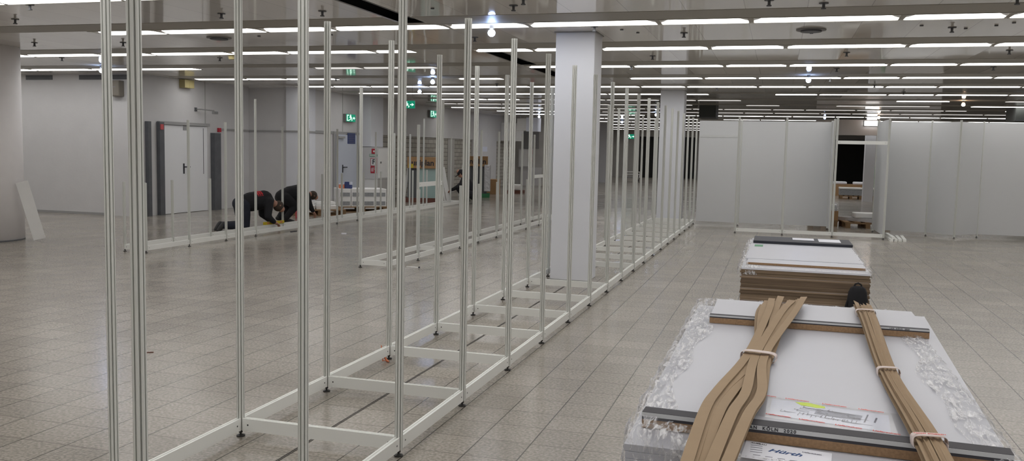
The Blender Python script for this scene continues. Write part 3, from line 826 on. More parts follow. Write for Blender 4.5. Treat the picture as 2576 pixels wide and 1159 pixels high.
# white panel walls at the far end
def panel(root, a, b, z0=0.075, z1=2.41, t=0.02, cut=0.02):
    a = Vector(a); b = Vector(b); d = b - a; L = d.length - 2 * cut; dn = d.normalized()
    o = MB().box((0, -t / 2, z0), (L, t / 2, z1)).build('panel', 'panel', root)
    o.location = (a.x + dn.x * cut, a.y + dn.y * cut, 0); o.rotation_euler.z = math.atan2(d.y, d.x)
    return o
YP = 21.2868
pw = thing('panel_wall', 'run of three tall white panels with open low frame in front, left of the doorway', 'panel wall', (0, 0, 0))
px = [-1.83, -0.86, 0.12, 1.10]
for x in px[1:]: post(pw, x, YP - 0.02, 2.44)
for a, b in zip(px, px[1:]):
    panel(pw, (a, YP - 0.02), (b, YP - 0.02))
MB().box((px[0] + 0.03, YP - 0.036, 2.03), (px[1] - 0.03, YP - 0.029, 2.085)).build('middle_rail', 'railgrey', pw)
YF = 19.32
fx = [-0.83, 0.12, 1.10, 2.075]
for x in fx: post(pw, x, YF, 2.44)
for a, b in zip(fx, fx[1:]): rail(pw, (a, YF), (b, YF))
panel(pw, (1.10, 20.3), (1.10, YP - 0.02), cut=0.03)
post(pw, 1.10, 20.28, 2.44)
rail(pw, (1.10, YF), (2.075, YF), z=1.90, name='door_header')
panel(pw, (2.095, YF + 0.02), (2.045, 21.15), cut=0.03)
post(pw, 2.045, 21.17, 2.44)
pr = thing('panel_wall', 'zigzag run of tall white panels right of the doorway', 'panel wall', (0, 0, 0))
q = [(2.17, 20.9), (3.06, 20.72), (3.54, 20.3), (4.07, 20.86), (5.05, 20.84), (6.0, 20.84), (7.0, 20.84)]
for x, y in q: post(pr, x, y, 2.44)
for a, b in zip(q, q[1:]):
    panel(pr, a, b)

# offcut bars beside the doorway post
barm = MB().box((-0.03, 0, 0), (0.03, 1.0, 0.045)).mesh('loose_rail', 'railw')
bl = ['leftmost white loose rail on the floor beside the doorway post', 'white loose rail second from the left beside the doorway post', 'white loose rail second from the right beside the doorway post', 'rightmost white loose rail on the floor beside the doorway post']
for i, x in enumerate((2.20, 2.275, 2.36, 2.445)):
    tag(put('loose_rail', barm, None, (x, 18.98 + 0.03 * i, 0.0), -0.02 * i), bl[i], 'rail', 'loose rails on the floor')
tag(put('loose_rail', barm, None, (2.23, 19.0, 0.0455), 0.02), 'white loose rail lying on top of the leftmost two rails', 'rail', 'loose rails on the floor')

# ------------------------------------------------------------------ pallets
def pallet(lab, loc, rotz=0, L=1.2, W=0.8, m='wood', grp='wooden pallets'):
    o = thing('pallet', lab, 'pallet', loc, rotz, grp)
    for i in range(5):
        x = -W / 2 + 0.05 + i * (W - 0.1) / 4
        MB().box((x - 0.06, -L / 2, 0.122), (x + 0.06, L / 2, 0.144)).build('deck_board', m, o)
    for yy in (-L / 2 + 0.05, 0, L / 2 - 0.05):
        MB().box((-W / 2, yy - 0.05, 0.1), (W / 2, yy + 0.05, 0.122)).build('cross_board', m, o)
        for x in (-W / 2 + 0.06, 0, W / 2 - 0.06):
            MB().box((x - 0.05, yy - 0.05, 0.022), (x + 0.05, yy + 0.05, 0.1)).build('block', m, o)
    for x in (-W / 2 + 0.06, 0, W / 2 - 0.06):
        MB().box((x - 0.05, -L / 2, 0), (x + 0.05, L / 2, 0.022)).build('runner', m, o)
    return o
pallet('wooden pallet under the near stack of white boards', (0.13, 3.45, 0), 0, 2.2, 0.9)
pallet('wooden pallet under the far stack of brown-edged boards', (0.23, 8.2, 0), 0, 2.3, 0.88)

# ---- near stack
nx0, nx1, ny0, ny1 = -0.355, 0.60, 2.29, 4.58
nz = 0.875
t = tag(box('board_stack', (nx0 + 0.005, ny0 + 0.01, 0.145), (nx1 - 0.005, ny1, 0.798), 'board'), 'lower part of the near stack of white boards inside the film', 'board stack')
for k in range(4):
    z0 = 0.799 + k * 0.019
    dx = rnd.uniform(-0.004, 0.004); dy = rnd.uniform(-0.006, 0.006) if k < 3 else 0
    tag(box('board', (nx0 + dx, ny0 + dy, z0), (nx1 + dx, ny1 + dy, z0 + 0.0185), 'board', bevel=0.001),
        ['fourth', 'third', 'second', 'uppermost'][k] + ' full-size white board of the near stack, counted from the top', 'board', 'full boards of the near stack')
def profile_board(lab, x0, x1, y0, y1, z0, rot, txt=None, tx=0.0, ts=0.0115, ph=0.021, pd=0.055):
    cx_, cy_ = (x0 + x1) / 2, y0
    o = thing('profiled_board', lab, 'board', (cx_, cy_, z0), rot)
    hw = (x1 - x0) / 2; d_ = y1 - y0
    b = MB(); b.box((-hw, 0.004, 0), (hw, d_, 0.024)); b.mi = 1; b.box((-hw, 0, 0), (hw, 0.004, 0.024)); b.build('board', ['board', 'chip'], o)
    e = MB(); e.box((-hw, 0.0, 0.024), (hw, pd, 0.024 + ph)); e.build('edge_profile', 'anthracite', o)
    s = MB(); s.box((-hw, -0.0015, 0.024 + ph * 0.40), (hw, 0.0, 0.024 + ph * 0.95)); s.build('edge_insert', 'silver', o)
    if txt:
        text('lettering', txt, ts, 'ink', (tx, -0.0022, 0.024 + ph * 0.67), (1, 0, 0), (0, 0, 1), o, ext=0.0003, align='LEFT', space=1.35)
    return o
profile_board('large white board on the near stack with lettered grey profile on its front edge', -0.335, 0.585, 2.42, 4.56, nz + 0.001, R(-5.0) * 0.55, 'LAN  KÖLN  2020', -0.178, 0.0125)
profile_board('narrow white board with grey profile lying at the far end of the near stack', -0.262, 0.625, 3.97, 4.50, nz + 0.0262, 0.0, 'LAN  KÖLN  2020', 0.29, 0.0075, 0.013, 0.03)

# plan pouch and label
zt = nz + 0.0255
def flat(name, poly, m, z, parent=None, th=0.0006):
    return MB().prism(poly, z, z + th).build(name, m, parent)
pl = tag(flat('floor_plan', [(0.012, 2.79), (0.335, 2.725), (0.322, 2.55), (0.005, 2.612)], 'paper2', zt), 'taped floor plan sheet with yellow highlight on the near stack', 'paper')
hl = flat('highlight', [(0.080, 2.772), (0.115, 2.778), (0.162, 2.752), (0.163, 2.735), (0.140, 2.728), (0.118, 2.738), (0.095, 2.742)], 'marker', zt + 0.0007, pl)
lines = MB()
rr = random.Random(3)
ang = math.atan2(-0.065, 0.323)
mm = Matrix.Translation((0.012, 2.79, zt + 0.0014)) @ Matrix.Rotation(ang, 4, 'Z')
def ln(x, y, w_, h_): lines.box((x, y, 0), (x + w_, y + h_, 0.0002), mm)
for k in range(26):
    x = rr.uniform(0.04, 0.25); y = -0.05 - rr.uniform(0, 0.09)
    ln(x, y, rr.uniform(0.015, 0.06), 0.0018)
    ln(x, y, 0.0014, rr.uniform(0.008, 0.025))
for k in range(10): ln(0.14, -0.05 - k * 0.006, 0.125, 0.0016)
ln(0.275, -0.115, 0.004, 0.085); ln(0.30, -0.10, 0.005, 0.05); ln(0.25, -0.135, 0.05, 0.0016)
for k in range(14): ln(0.10 + k * 0.012, -0.125 - rr.uniform(0, 0.02), 0.002, rr.uniform(0.01, 0.03))
lines.build('drawing', 'greyink', pl)
pouch = tag(flat('document_tape', [(-0.02, 2.815), (0.40, 2.735), (0.385, 2.50), (-0.03, 2.58)], 'tape', zt + 0.0022, None, 0.0004), 'clear tape with red printing over the floor plan', 'tape')
for x, y in [(-0.01, 2.812), (0.085, 2.793), (0.19, 2.772), (0.29, 2.752), (0.03, 2.603), (0.12, 2.583), (0.215, 2.563), (0.31, 2.543)]:
    text('lettering', 'Lieferschein', 0.0145, 'redink', (x, y, zt + 0.0028), (0.98, -0.2, 0), (0.2, 0.98, 0), pouch, ext=0.0001)
lb = tag(flat('delivery_label', [(-0.05, 2.430), (0.165, 2.395), (0.155, 2.260), (-0.06, 2.285)], 'paper', nz + 0.0005), 'white label with handwriting at the front of the near stack', 'label')
text('lettering', 'AUSBAU', 0.011, 'ink', (-0.018, 2.407, nz + 0.0016), (0.985, -0.17, 0), (0.17, 0.985, 0), lb, ext=0.0001)
text('lettering', 'Lieferschein', 0.010, 'greyink', (0.115, 2.375, nz + 0.0016), (0.985, -0.17, 0), (0.17, 0.985, 0), lb, ext=0.0001)
text('lettering', 'Hürth', 0.034, 'blueink', (0.048, 2.357, nz + 0.0016), (0.985, -0.17, 0), (0.17, 0.985, 0), lb, ext=0.0001, shear=0.3)
ll = MB()
for k in range(4): ll.box((-0.038, 2.39 - k * 0.018, nz + 0.0011), (-0.008, 2.393 - k * 0.018, nz + 0.0014))
for k in range(5): ll.box((-0.03 + k * 0.03, 2.312 - k * 0.004, nz + 0.0011), (-0.012 + k * 0.03, 2.315 - k * 0.004, nz + 0.0014))
ll.build('form_lines', 'greyink', lb)
# scuffs on the white board are dirt with a shape of its own
# ---- stretch film around the near stack
def film(name, lab, x0, x1, y0, y1, ztop, drop, inset, seed, lift=0.004, bare_front=0.0):
    rg = random.Random(seed)
    per = []
    N = 260
    Lx, Ly = x1 - x0, y1 - y0
    tot = 2 * (Lx + Ly)
    cr = 0.05
    for i in range(N):
        s = i / N * tot
        if s < Lx: p = Vector((x0 + s, y0, 0)); n = Vector((0, -1, 0))
        elif s < Lx + Ly: p = Vector((x1, y0 + s - Lx, 0)); n = Vector((1, 0, 0))
        elif s < 2 * Lx + Ly: p = Vector((x1 - (s - Lx - Ly), y1, 0)); n = Vector((0, 1, 0))
        else: p = Vector((x0, y1 - (s - 2 * Lx - Ly), 0)); n = Vector((-1, 0, 0))
        # round the corners
        cxn = min(max(p.x, x0 + cr), x1 - cr); cyn = min(max(p.y, y0 + cr), y1 - cr)
        dv = Vector((p.x - cxn, p.y - cyn, 0))
        if dv.length > 1e-6:
            n = dv.normalized(); p = Vector((cxn, cyn, 0)) + n * cr
        per.append((p, n, s))
    ph = [rg.uniform(0, 6.28) for _ in range(8)]
    rows = []
    prof = [(-1.0, 0.0), (-0.7, 0.004), (-0.4, 0.006), (-0.15, 0.008), (0.0, 0.003), (0.12, -0.012), (0.18, -drop * 0.15), (0.24, -drop * 0.3), (0.28, -drop * 0.55), (0.3, -drop)]
    for j, (o_, dz) in enumerate(prof):
        row = []
        for p, n, s in per + per[:1]:
            wob = 0.5 + 0.5 * math.sin(s * 7 + ph[0]) * math.sin(s * 3.1 + ph[1])
            ins = inset * (0.55 + 0.6 * wob)
            if n.y < -0.5 and p.x > x0 + 0.22: ins *= 0.25
            wr = 0.004 * math.sin(s * 60 + ph[2] + j) + 0.003 * math.sin(s * 113 + ph[3] + 2 * j) + 0.003 * math.sin(s * 27 + ph[4])
            if bare_front and n.y < -0.5 and p.x > x0 + bare_front: ins = 0.012; o_c = 0.0; zc = 0.0
            else: o_c = o_; zc = dz
            if bare_front and n.y < -0.5 and p.x > x0 + bare_front: off = 0.002 + 0.012 * min(o_, 0.0); z = ztop + lift - (0.0225 if bare_front > 0.2 else 0.002)
            elif o_ < 0: off = o_ * ins; z = ztop + lift + dz + abs(wr) * 1.2
            else: off = 0.004 + o_ * 0.06 + wr; z = ztop + lift + dz
            row.append((p.x + n.x * off, p.y + n.y * off, z))
        rows.append(row)
    o = MB().grid(rows).build(name, 'film', None, smooth=True)
    return tag(o, lab, 'plastic film')
film('stretch_film', 'clear crinkled stretch film around the near stack', nx0 - 0.004, nx1 + 0.004, ny0 - 0.004, ny1 + 0.02, nz + 0.021, 0.5, 0.11, 5, bare_front=0.30)

# ---- strap bundles
def ribbon_mesh(pts, wd, th, roll=0.0):
    """flat strip through pts"""
    mb = MB()
    P = [Vector(p) for p in pts]
    n = len(P); V = []
    for i, p in enumerate(P):
        d_ = (P[min(i + 1, n - 1)] - P[max(i - 1, 0)]); d_.z = 0; d_.normalize()
        s_ = (Vector((-d_.y, d_.x, 0)) * math.cos(roll) + Vector((0, 0, math.sin(roll)))) * (wd / 2)
        V.append([mb.bm.verts.new(p - s_), mb.bm.verts.new(p + s_), mb.bm.verts.new(p + s_ + Vector((0, 0, th))), mb.bm.verts.new(p - s_ + Vector((0, 0, th)))])
    mb.bm.faces.new(V[0]); mb.bm.faces.new(V[-1][::-1])
    for A, B in zip(V, V[1:]):
        for k in range(4): mb.bm.faces.new((A[k], A[(k + 1) % 4], B[(k + 1) % 4], B[k]))
    return mb
def spline(ctrl, n=22):
    out = []
    c = [Vector(p) for p in ctrl]
    c = [c[0] * 2 - c[1]] + c + [c[-1] * 2 - c[-2]]
    for i in range(1, len(c) - 2):
        for k in range(n // (len(c) - 3)):
            t_ = k / (n // (len(c) - 3))
            a, b, d_, e = c[i - 1], c[i], c[i + 1], c[i + 2]
            out.append(0.5 * ((2 * b) + (d_ - a) * t_ + (2 * a - 5 * b + 4 * d_ - e) * t_ ** 2 + (-a + 3 * b - 3 * d_ + e) * t_ ** 3))
    out.append(c[-2])
    return out
zb = nz + 0.046
sb = thing('strip_bundle', 'fanned bundle of brown cardboard strips tied once, on the left of the near stack', 'strip bundle', (0, 0, 0))
rs = random.Random(11)
nst = 12
for i in range(nst):
    u = i / (nst - 1)
    lay = (0, 2, 1, 3)[i % 4]
    far = Vector((-0.04 + 0.185 * u + rs.uniform(-0.015, 0.015), 4.28 + 0.24 * u + rs.uniform(-0.10, 0.10), nz + 0.067 + lay * 0.008))
    ov = Vector((-0.056 + 0.145 * u, 3.99, nz + 0.066 + lay * 0.007))
    v = min(1, max(0, u + rs.uniform(-0.45, 0.45)))
    tie = Vector((-0.075 + 0.072 * v, 3.29 - 0.03 * v, nz + 0.034 + 0.0055 * lay + 0.0012 * (i % 3)))
    w2 = min(1.05, max(-0.03, v + rs.uniform(-0.35, 0.35)))
    mid = Vector((-0.140 + 0.115 * w2, 2.74, nz + 0.030 + 0.008 * lay + rs.uniform(0, 0.003)))
    nr = Vector((-0.160 + 0.105 * w2, 2.42, nz + 0.050 + 0.007 * lay))
    ed = Vector((-0.172 + 0.075 * w2, 1.98 + rs.uniform(-0.05, 0.03), nz + 0.030 + 0.007 * lay))
    ribbon_mesh(spline([far, ov, tie, mid, nr, ed], 30), 0.030, 0.003, rs.uniform(-0.12, 0.12)).build('strip', 'kraft', sb)
def tie_band(parent, c, w_, h_, d_=0.022, ang=0.0, txt=None):
    pts = []
    n = 24
    rows = [[], []]
    for k in range(n + 1):
        a = 2 * math.pi * k / n
        x = (w_ / 2) * math.copysign(abs(math.cos(a)) ** 0.6, math.cos(a)); z = (h_ / 2) * math.copysign(abs(math.sin(a)) ** 0.6, math.sin(a))
        for j, yy in enumerate((-d_ / 2, d_ / 2)):
            rows[j].append((x, yy + 0.004 * math.sin(3 * a), z))
    mb = MB(); mb.grid(rows)
    o = mb.build('tie_band', 'band', parent, smooth=True, loc=c, rotz=ang)
    md = o.modifiers.new('thick', 'SOLIDIFY'); md.thickness = 0.0012
    if txt:
        tx = text('lettering', txt, 0.010, 'redink', (0.0, -0.001, h_ / 2 + 0.0006), (1, 0, 0), (0, 1, 0), o, ext=0.0001)
    return o
tb = tie_band(sb, (-0.039, 3.275, nz + 0.0455), 0.126, 0.042, 0.034, R(-12))
MB().box((-0.035, -0.012, 0), (0.0, 0.012, 0.0015)).build('tape_end', 'band', tb, loc=(-0.058, 0.01, 0.004), rotz=R(160))

s2 = thing('strip_bundle', 'tight bundle of brown cardboard strips tied three times, on the right of the near stack', 'strip bundle', (0, 0, 0))
for i in range(11):
    flat_ = i < 4
    u = (i / 3) if flat_ else ((i - 4) / 6)
    zz_ = 0.0 if flat_ else 0.012
    roll = rs.uniform(-0.15, 0.15) if flat_ else (0.7 if i % 2 else -0.65) * rs.uniform(0.5, 1.0)
    far = Vector((0.380 + 0.048 * u + rs.uniform(-0.005, 0.005), 4.40 + rs.uniform(-0.05, 0.10), nz + 0.067 + zz_))
    m1_ = Vector((0.374 + 0.046 * u, 3.99, nz + 0.066 + zz_)); m2_ = Vector((0.368 + 0.038 * u, 3.22, nz + 0.030 + zz_)); m3_ = Vector((0.368 + 0.046 * u, 2.45, nz + 0.050 + zz_)); ed = Vector((0.372 + 0.046 * u, 2.02 + rs.uniform(-0.04, 0.02), nz + 0.035 + zz_))
    ribbon_mesh(spline([far, m1_, m2_, m3_, ed], 24), 0.025, 0.003, roll).build('strip', 'kraft', s2)
tie_band(s2, (0.397, 4.20, nz + 0.077), 0.085, 0.038, 0.024, R(3))
tie_band(s2, (0.387, 3.22, nz + 0.040), 0.074, 0.040, 0.024, R(8))
tie_band(s2, (0.391, 2.39, nz + 0.060), 0.084, 0.040, 0.030, R(8), 'NICHT STÜRZEN')

# ---- far stack
fx0, fx1, fy0, fy1 = -0.245, 0.685, 7.05, 9.42
tag(box('board_stack', (fx0 + 0.003, fy0 + 0.004, 0.145), (fx1 - 0.003, fy1, 0.382), 'cartonedge'), 'lower part of the far stack of brown-edged boards', 'board stack')
z = 0.3825
nb = 30
for k in range(nb):
    th = 0.0122
    dx = rnd.uniform(-0.006, 0.006); dy = rnd.uniform(-0.006, 0.005)
    b = MB()
    b.box((fx0 + dx, fy0 + dy, z), (fx1 + dx, fy1 + dy, z + th))
    top = k == nb - 1
    b.mi = 1 if top or k % 7 == 3 else 0
    b.box((fx0 + dx + 0.001, fy0 + dy + 0.001, z + th), (fx1 + dx - 0.001, fy1 + dy - 0.001, z + th + 0.0009))
    b.build('board', [rnd.choice(['cartonedge', 'cartonedge2', 'cartonedge2', 'cartonedge', 'cartonedge3']) if not top else 'paper', 'board'])
    o = bpy.data.objects[[ob.name for ob in C.objects][-1]]
    tag(o, 'brown-edged board, %s from the top of the far stack' % ORD[nb - 1 - k], 'board', 'brown-edged boards of the far stack')
    z += 0.0132
fz = z
o = thing('cover_board', 'large white board on the far stack with a brown front edge', 'board', (0, 0, fz))
b = MB(); b.box((-0.225, 7.545, 0.001), (0.68, 9.40, 0.019)); b.build('board', 'board', o)
o = thing('cover_board', 'narrow white strip board along the front of the far stack top', 'board', (0, 0, fz), R(-0.9))
b = MB(); b.box((-0.215, 7.262, 0.001), (0.665, 7.530, 0.018)); b.mi = 1; b.box((-0.215, 7.258, 0.001), (0.665, 7.262, 0.018)); b.build('board', ['board', 'chip'], o)
o.location.x = -0.11
o = thing('dark_board', 'dark grey board across the far end of the far stack', 'board', (0, 0, fz + 0.0195))
MB().box((-0.205, 8.87, 0), (0.695, 9.39, 0.025)).build('board', 'darkboard', o, bevel=0.004)
tag(box('paper_sheet', (0.16, 9.12, fz + 0.045), (0.36, 9.33, fz + 0.0465), 'paper'), 'left white sheet on the dark board of the far stack', 'paper')
tag(box('paper_sheet', (0.40, 9.02, fz + 0.045), (0.60, 9.32, fz + 0.0465), 'paper'), 'right white sheet on the dark board of the far stack', 'paper')
tag(box('sticker', (-0.185, 8.55, fz + 0.0195), (-0.11, 8.72, fz + 0.0205), 'greensheet'), 'small green sticker on the white board of the far stack', 'sticker')
film('stretch_film', 'torn stretch film along the edges of the far stack top', fx0 - 0.01, fx1 + 0.01, fy0 + 0.02, fy1 + 0.01, fz + 0.002, 0.06, 0.06, 9, bare_front=0.14)
# black bag hanging at the right front of the far stack
o = thing('bag', 'black soft bag leaning against the front of the far stack', 'bag', (0.595, 6.94, 0.0))
mb = MB()
prof = [(0.30, 0.072, 0.05), (0.33, 0.082, 0.06), (0.42, 0.083, 0.065), (0.52, 0.078, 0.06), (0.60, 0.070, 0.055), (0.655, 0.062, 0.045), (0.685, 0.05, 0.03), (0.70, 0.03, 0.018)]
rows_ = []
for z_, a, b_ in prof:
    rows_.append([(a * math.copysign(abs(math.cos(t)) ** 0.7, math.cos(t)) * (1 + 0.05 * math.sin(9 * t + z_ * 20)), b_ * math.copysign(abs(math.sin(t)) ** 0.7, math.sin(t)) * (1 + 0.06 * math.sin(7 * t)), z_) for t in [2 * math.pi * k / 28 for k in range(29)]])
mb.grid(rows_); bmesh.ops.contextual_create(mb.bm, geom=[e for e in mb.bm.edges if e.is_boundary and e.verts[0].co.z > 0.69])
mb.build('body', 'black', o, smooth=True)
MB().box((-0.06, -0.02, 0.16), (0.06, 0.05, 0.30)).build('lower_pouch', 'black', o, bevel=0.015)
MB().tube([(-0.03, 0, 0.69), (-0.02, 0, 0.715), (0.0, 0, 0.722), (0.02, 0, 0.712), (0.025, 0, 0.69)], 0.006).build('handle', 'black', o)
MB().tube([(-0.09, -0.01, 0.15), (-0.095, -0.02, 0.35), (-0.08, -0.03, 0.55), (-0.045, -0.01, 0.68)], 0.008).build('strap', 'black', o)
tag(box('pallet_crate', (0.50, 6.86, 0.0), (0.70, 7.02, 0.158), 'carton'), 'low carton under the black bag', 'carton')

# ------------------------------------------------------------------ leaning board at the round pillar
m = Matrix.Translation((-11.53, 11.76, 0.0)) @ Matrix.Rotation(R(-45), 4, 'Z') @ Matrix.Rotation(R(14), 4, 'X')
lbm = MB(); lbm.box((-0.02, -0.10, 0.026), (0.0, 0.08, 0.99), m)
tag(lbm.build('leaning_board', 'white'), 'narrow white board leaning against the round pillar', 'board')

# ------------------------------------------------------------------ floor litter
o = thing('ribbon_scrap', 'crumpled orange ribbon at the foot of a left-row post', 'ribbon', (-2.84, 6.25, 0))
MB().tube([(-0.035, -0.03, 0.12), (-0.03, -0.03, 0.09), (-0.02, -0.035, 0.06), (0.0, -0.05, 0.05), (0.012, -0.05, 0.02), (0.03, -0.06, 0.008), (0.05, -0.07, 0.006)], [0.003, 0.006, 0.008, 0.006, 0.009, 0.010, 0.004]).build('ribbon', 'orange', o)
MB().tube([(-0.02, -0.05, 0.08), (0.0, -0.06, 0.045), (0.0, -0.08, 0.012), (0.03, -0.05, 0.01)], [0.003, 0.006, 0.006, 0.003]).build('loop', 'orange', o)
o = thing('offcut', 'thin white offcut lying on the floor left of the pillar', 'offcut', (-4.87, 11.34, 0), R(-11))
MB().box((0, -0.012, 0), (0.2, 0.012, 0.01)).build('strip', 'white', o); MB().box((0.2, -0.01, 0), (0.215, 0.01, 0.02)).build('tip', 'ink', o)
tag(MB().box((0, -0.007, 0), (0.05, 0.007, 0.006), Matrix.Rotation(R(30), 4, 'Z')).build('wood_chip', 'redw', None, loc=(-4.67, 5.78, 0.0)), 'small dark brown chip on the tiles right of the thick front posts', 'chip')
tag(MB().box((0, -0.03, 0), (0.09, 0.03, 0.02), Matrix.Rotation(R(15), 4, 'Z')).build('paper_scrap', 'paper', None, loc=(-7.82, 15.12, 0.0)), 'small crumpled paper scrap in the middle of the floor', 'scrap')
tag(MB().box((0, -0.02, 0), (0.16, 0.02, 0.012)).build('dark_shim', 'ink', None, loc=(-8.82, 15.0, 0.0), rotz=R(84)), 'dark shim on the floor beside the low frame', 'shim')
tag(MB().box((-0.03, -0.03, 0), (0.04, 0.03, 0.03)).build('paper_scrap', 'paper', None, loc=(-5.21, 13.9, 0.0), rotz=0.4), 'white scrap lying inside the narrow frame', 'scrap')

# ------------------------------------------------------------------ goods by the brick wall
pallet('wooden pallet with flat white packs behind the kneeling worker', (-10.55, 19.15, 0), R(-52), 1.2, 0.9)
zz = 0.1445
pk = [(-0.35, -0.2, 0.5, 0.28, 0.10), (0.18, -0.22, 0.5, 0.26, 0.09), (-0.3, 0.12, 0.45, 0.25, 0.11), (0.2, 0.12, 0.5, 0.24, 0.08), (-0.32, -0.1, 0.4, 0.3, 0.07), (0.17, -0.05, 0.45, 0.3, 0.06)]
for i, (a, b_, w_, d_, h_) in enumerate(pk):
    lay = 0.1445 if i < 4 else 0.2555
    o = MB().box((-w_ / 2, -d_ / 2, 0), (w_ / 2, d_ / 2, h_)).build('package', 'white', None, bevel=0.012, loc=None)
    mt = Matrix.Translation((-10.55, 19.15, 0)) @ Matrix.Rotation(R(38), 4, 'Z') @ Matrix.Translation((a, b_, lay)) @ Matrix.Rotation(rnd.uniform(-0.15, 0.15), 4, 'Z')
    o.matrix_world = mt
    tag(o, 'flat white film-wrapped pack on the low pallet behind the worker', 'package', 'flat packs on the low pallet')
pallet('wooden pallet carrying the white block packs beside the single door', (-10.22, 20.75, 0), R(-52), 1.2, 0.9)
for lay in range(2):
    for i in range(4):
        for j in range(2):
            o = thing('block_pack', 'white pack with grey printed side in the two-layer pile by the door', 'package', (0, 0, 0), 0, 'white packs piled by the single door')
            o.matrix_world = Matrix.Translation((-10.22, 20.75, 0.1445 + lay * 0.2205)) @ Matrix.Rotation(R(38), 4, 'Z') @ Matrix.Translation((-0.45 + 0.30 * i, -0.2 + 0.4 * j, 0))
            MB().box((-0.145, -0.195, 0), (0.145, 0.195, 0.22)).build('pack', 'white', o, bevel=0.008)
            MB().box((-0.12, -0.198, 0.03), (0.12, -0.195, 0.13)).box((0.145, -0.17, 0.03), (0.148, 0.17, 0.13)).build('printed_label', 'greylabel', o)
o = thing('paper_bag', 'small orange and white bag on the white packs', 'bag', (-10.52, 20.35, 0.586))
MB().box((-0.07, -0.05, 0), (0.07, 0.05, 0.10)).build('body', 'orange', o, bevel=0.015); MB().box((-0.06, -0.052, 0.10), (0.06, 0.04, 0.13)).build('fold', 'paper', o)
o = thing('carrier_bag', 'dark blue bag on the white packs', 'bag', (-10.37, 20.4, 0.586))
MB().prism([(-0.08, -0.05), (0.08, -0.05), (0.09, 0.05), (-0.06, 0.05)], 0, 0.17).build('body', 'blue', o, bevel=0.01); MB().box((0.06, -0.06, 0.10), (0.12, 0.0, 0.17)).build('flap', 'paper2', o)
o = thing('red_tool_case', 'red and pink case in front of the bending worker', 'case', (-10.30, 17.95, 0.0))
MB().box((-0.1, -0.09, 0), (0.1, 0.09, 0.42)).build('body', 'pink', o, bevel=0.02); MB().tube([(-0.05, 0, 0.42), (-0.04, 0, 0.47), (0.04, 0, 0.47), (0.05, 0, 0.42)], 0.012).build('handle', 'orange', o)

def glass_rack(lab, loc, w_, h_, base, face, txt, sticker):
    o = thing('slab_rack', lab, 'rack', loc, R(17))
    MB().box((-w_ / 2 - 0.12, -0.05, 0), (w_ / 2 + 0.1, 0.55, 0.13)).build('base', base, o)
    MB().box((-w_ / 2 + 0.36 * w_, 0.03, 0.13), (w_ / 2, 0.16, h_ * 0.8), Matrix.Rotation(R(-4), 4, 'X')).build('panes', face, o)
    MB().box((-w_ / 2, 0.03, 0.13), (-w_ / 2 + 0.35 * w_, 0.16, h_ * 0.8), Matrix.Rotation(R(-4), 4, 'X')).build('dark_panes', 'slab', o)
    MB().box((-w_ / 2 + 0.02, 0.20, 0.13), (w_ / 2 - 0.02, 0.42, h_ * 0.78), Matrix.Rotation(R(-4), 4, 'X')).build('back_panes', 'slab', o)
    c = MB().box((-w_ / 2 - 0.02, 0.0, h_ * 0.8 - 0.06), (w_ / 2 + 0.02, 0.5, h_ * 0.8 + 0.28)).build('carton_cover', 'carton', o)
    text('lettering', txt, 0.24, 'ink', (0.02, -0.002, h_ * 0.8 + 0.10), (1, 0, 0), (0, 0, 1), c)
    if sticker: MB().box((-w_ / 2 + 0.02, -0.006, h_ * 0.8 - 0.05), (-w_ / 2 + 0.17, -0.001, h_ * 0.8 + 0.07)).build('sticker', 'yellow', c)
    else: MB().box((w_ / 2 - 0.1, -0.03, 0.2), (w_ / 2 + 0.12, 0.5, h_ * 0.8)).build('wrap', 'silverwrap', o, bevel=0.03)
    return o
glass_rack('rack of green glass panes under a brown carton with yellow sticker', (-10.35, 25.2, 0), 0.86, 1.36, 'redw', 'glass', 'uniplan', True)
glass_rack('rack of dark slabs under a brown carton on a green base', (-9.95, 29.0, 0), 0.80, 1.40, 'greenw', 'slab', 'uniplan', False)
def lean(lab, loc, rz, tilt, w_, h_, grp=None):
    mb = MB(); mb.box((-w_ / 2, 0, 0.005), (w_ / 2, 0.02, h_), Matrix.Translation(loc) @ Matrix.Rotation(R(rz), 4, 'Z') @ Matrix.Rotation(R(tilt), 4, 'Y'))
    tag(mb.build('leaning_board', 'white'), lab, 'board')
lean('white board leaning against the left side of the glass rack, the outer one', (-10.97, 25.25, 0), 17, 8, 0.07, 1.05)
lean('white board leaning against the left side of the glass rack, the inner one', (-10.88, 25.35, 0), 17, 5, 0.06, 1.05)
lean('wide white board leaning at the right side of the glass rack', (-9.52, 25.35, 0), 17, -11, 0.12, 1.1)
lean('narrow white board leaning at the right side of the glass rack', (-9.66, 25.4, 0), 17, -9, 0.05, 1.05)
lean('white sheet standing left of the dark slab rack', (-10.45, 28.9, 0), 17, 7, 0.16, 1.1)
tag(box('carton', (-10.42, 31.3, 0.0), (-9.92, 31.8, 0.55), 'carton', bevel=0.01), 'brown carton standing beside the green base', 'carton')
tag(box('white_bag', (-9.8, 32.5, 0.12), (-9.35, 32.9, 0.34), 'white', bevel=0.06), 'white bundle on a low dark base past the brown carton', 'bundle')
tag(box('low_pallet', (-9.9, 32.4, 0.0), (-9.3, 33.0, 0.118), 'redw'), 'low dark base under the white bundle', 'pallet')
o = thing('handcart', 'pale handcart far back between the posts left of the far pillar', 'cart', (-7.9, 50.0, 0))
MB().box((-0.45, -0.3, 0.22), (0.45, 0.3, 0.28)).build('deck', 'grey', o)
MB().tube([(-0.45, 0, 0.25), (-0.45, 0, 0.56), (0.45, 0, 0.56), (0.45, 0, 0.25)], 0.03).build('frame_bar', 'white', o)
MB().tube([(-0.45, 0, 0.42), (0.45, 0, 0.42)], 0.025).build('cross_bar', 'white', o)
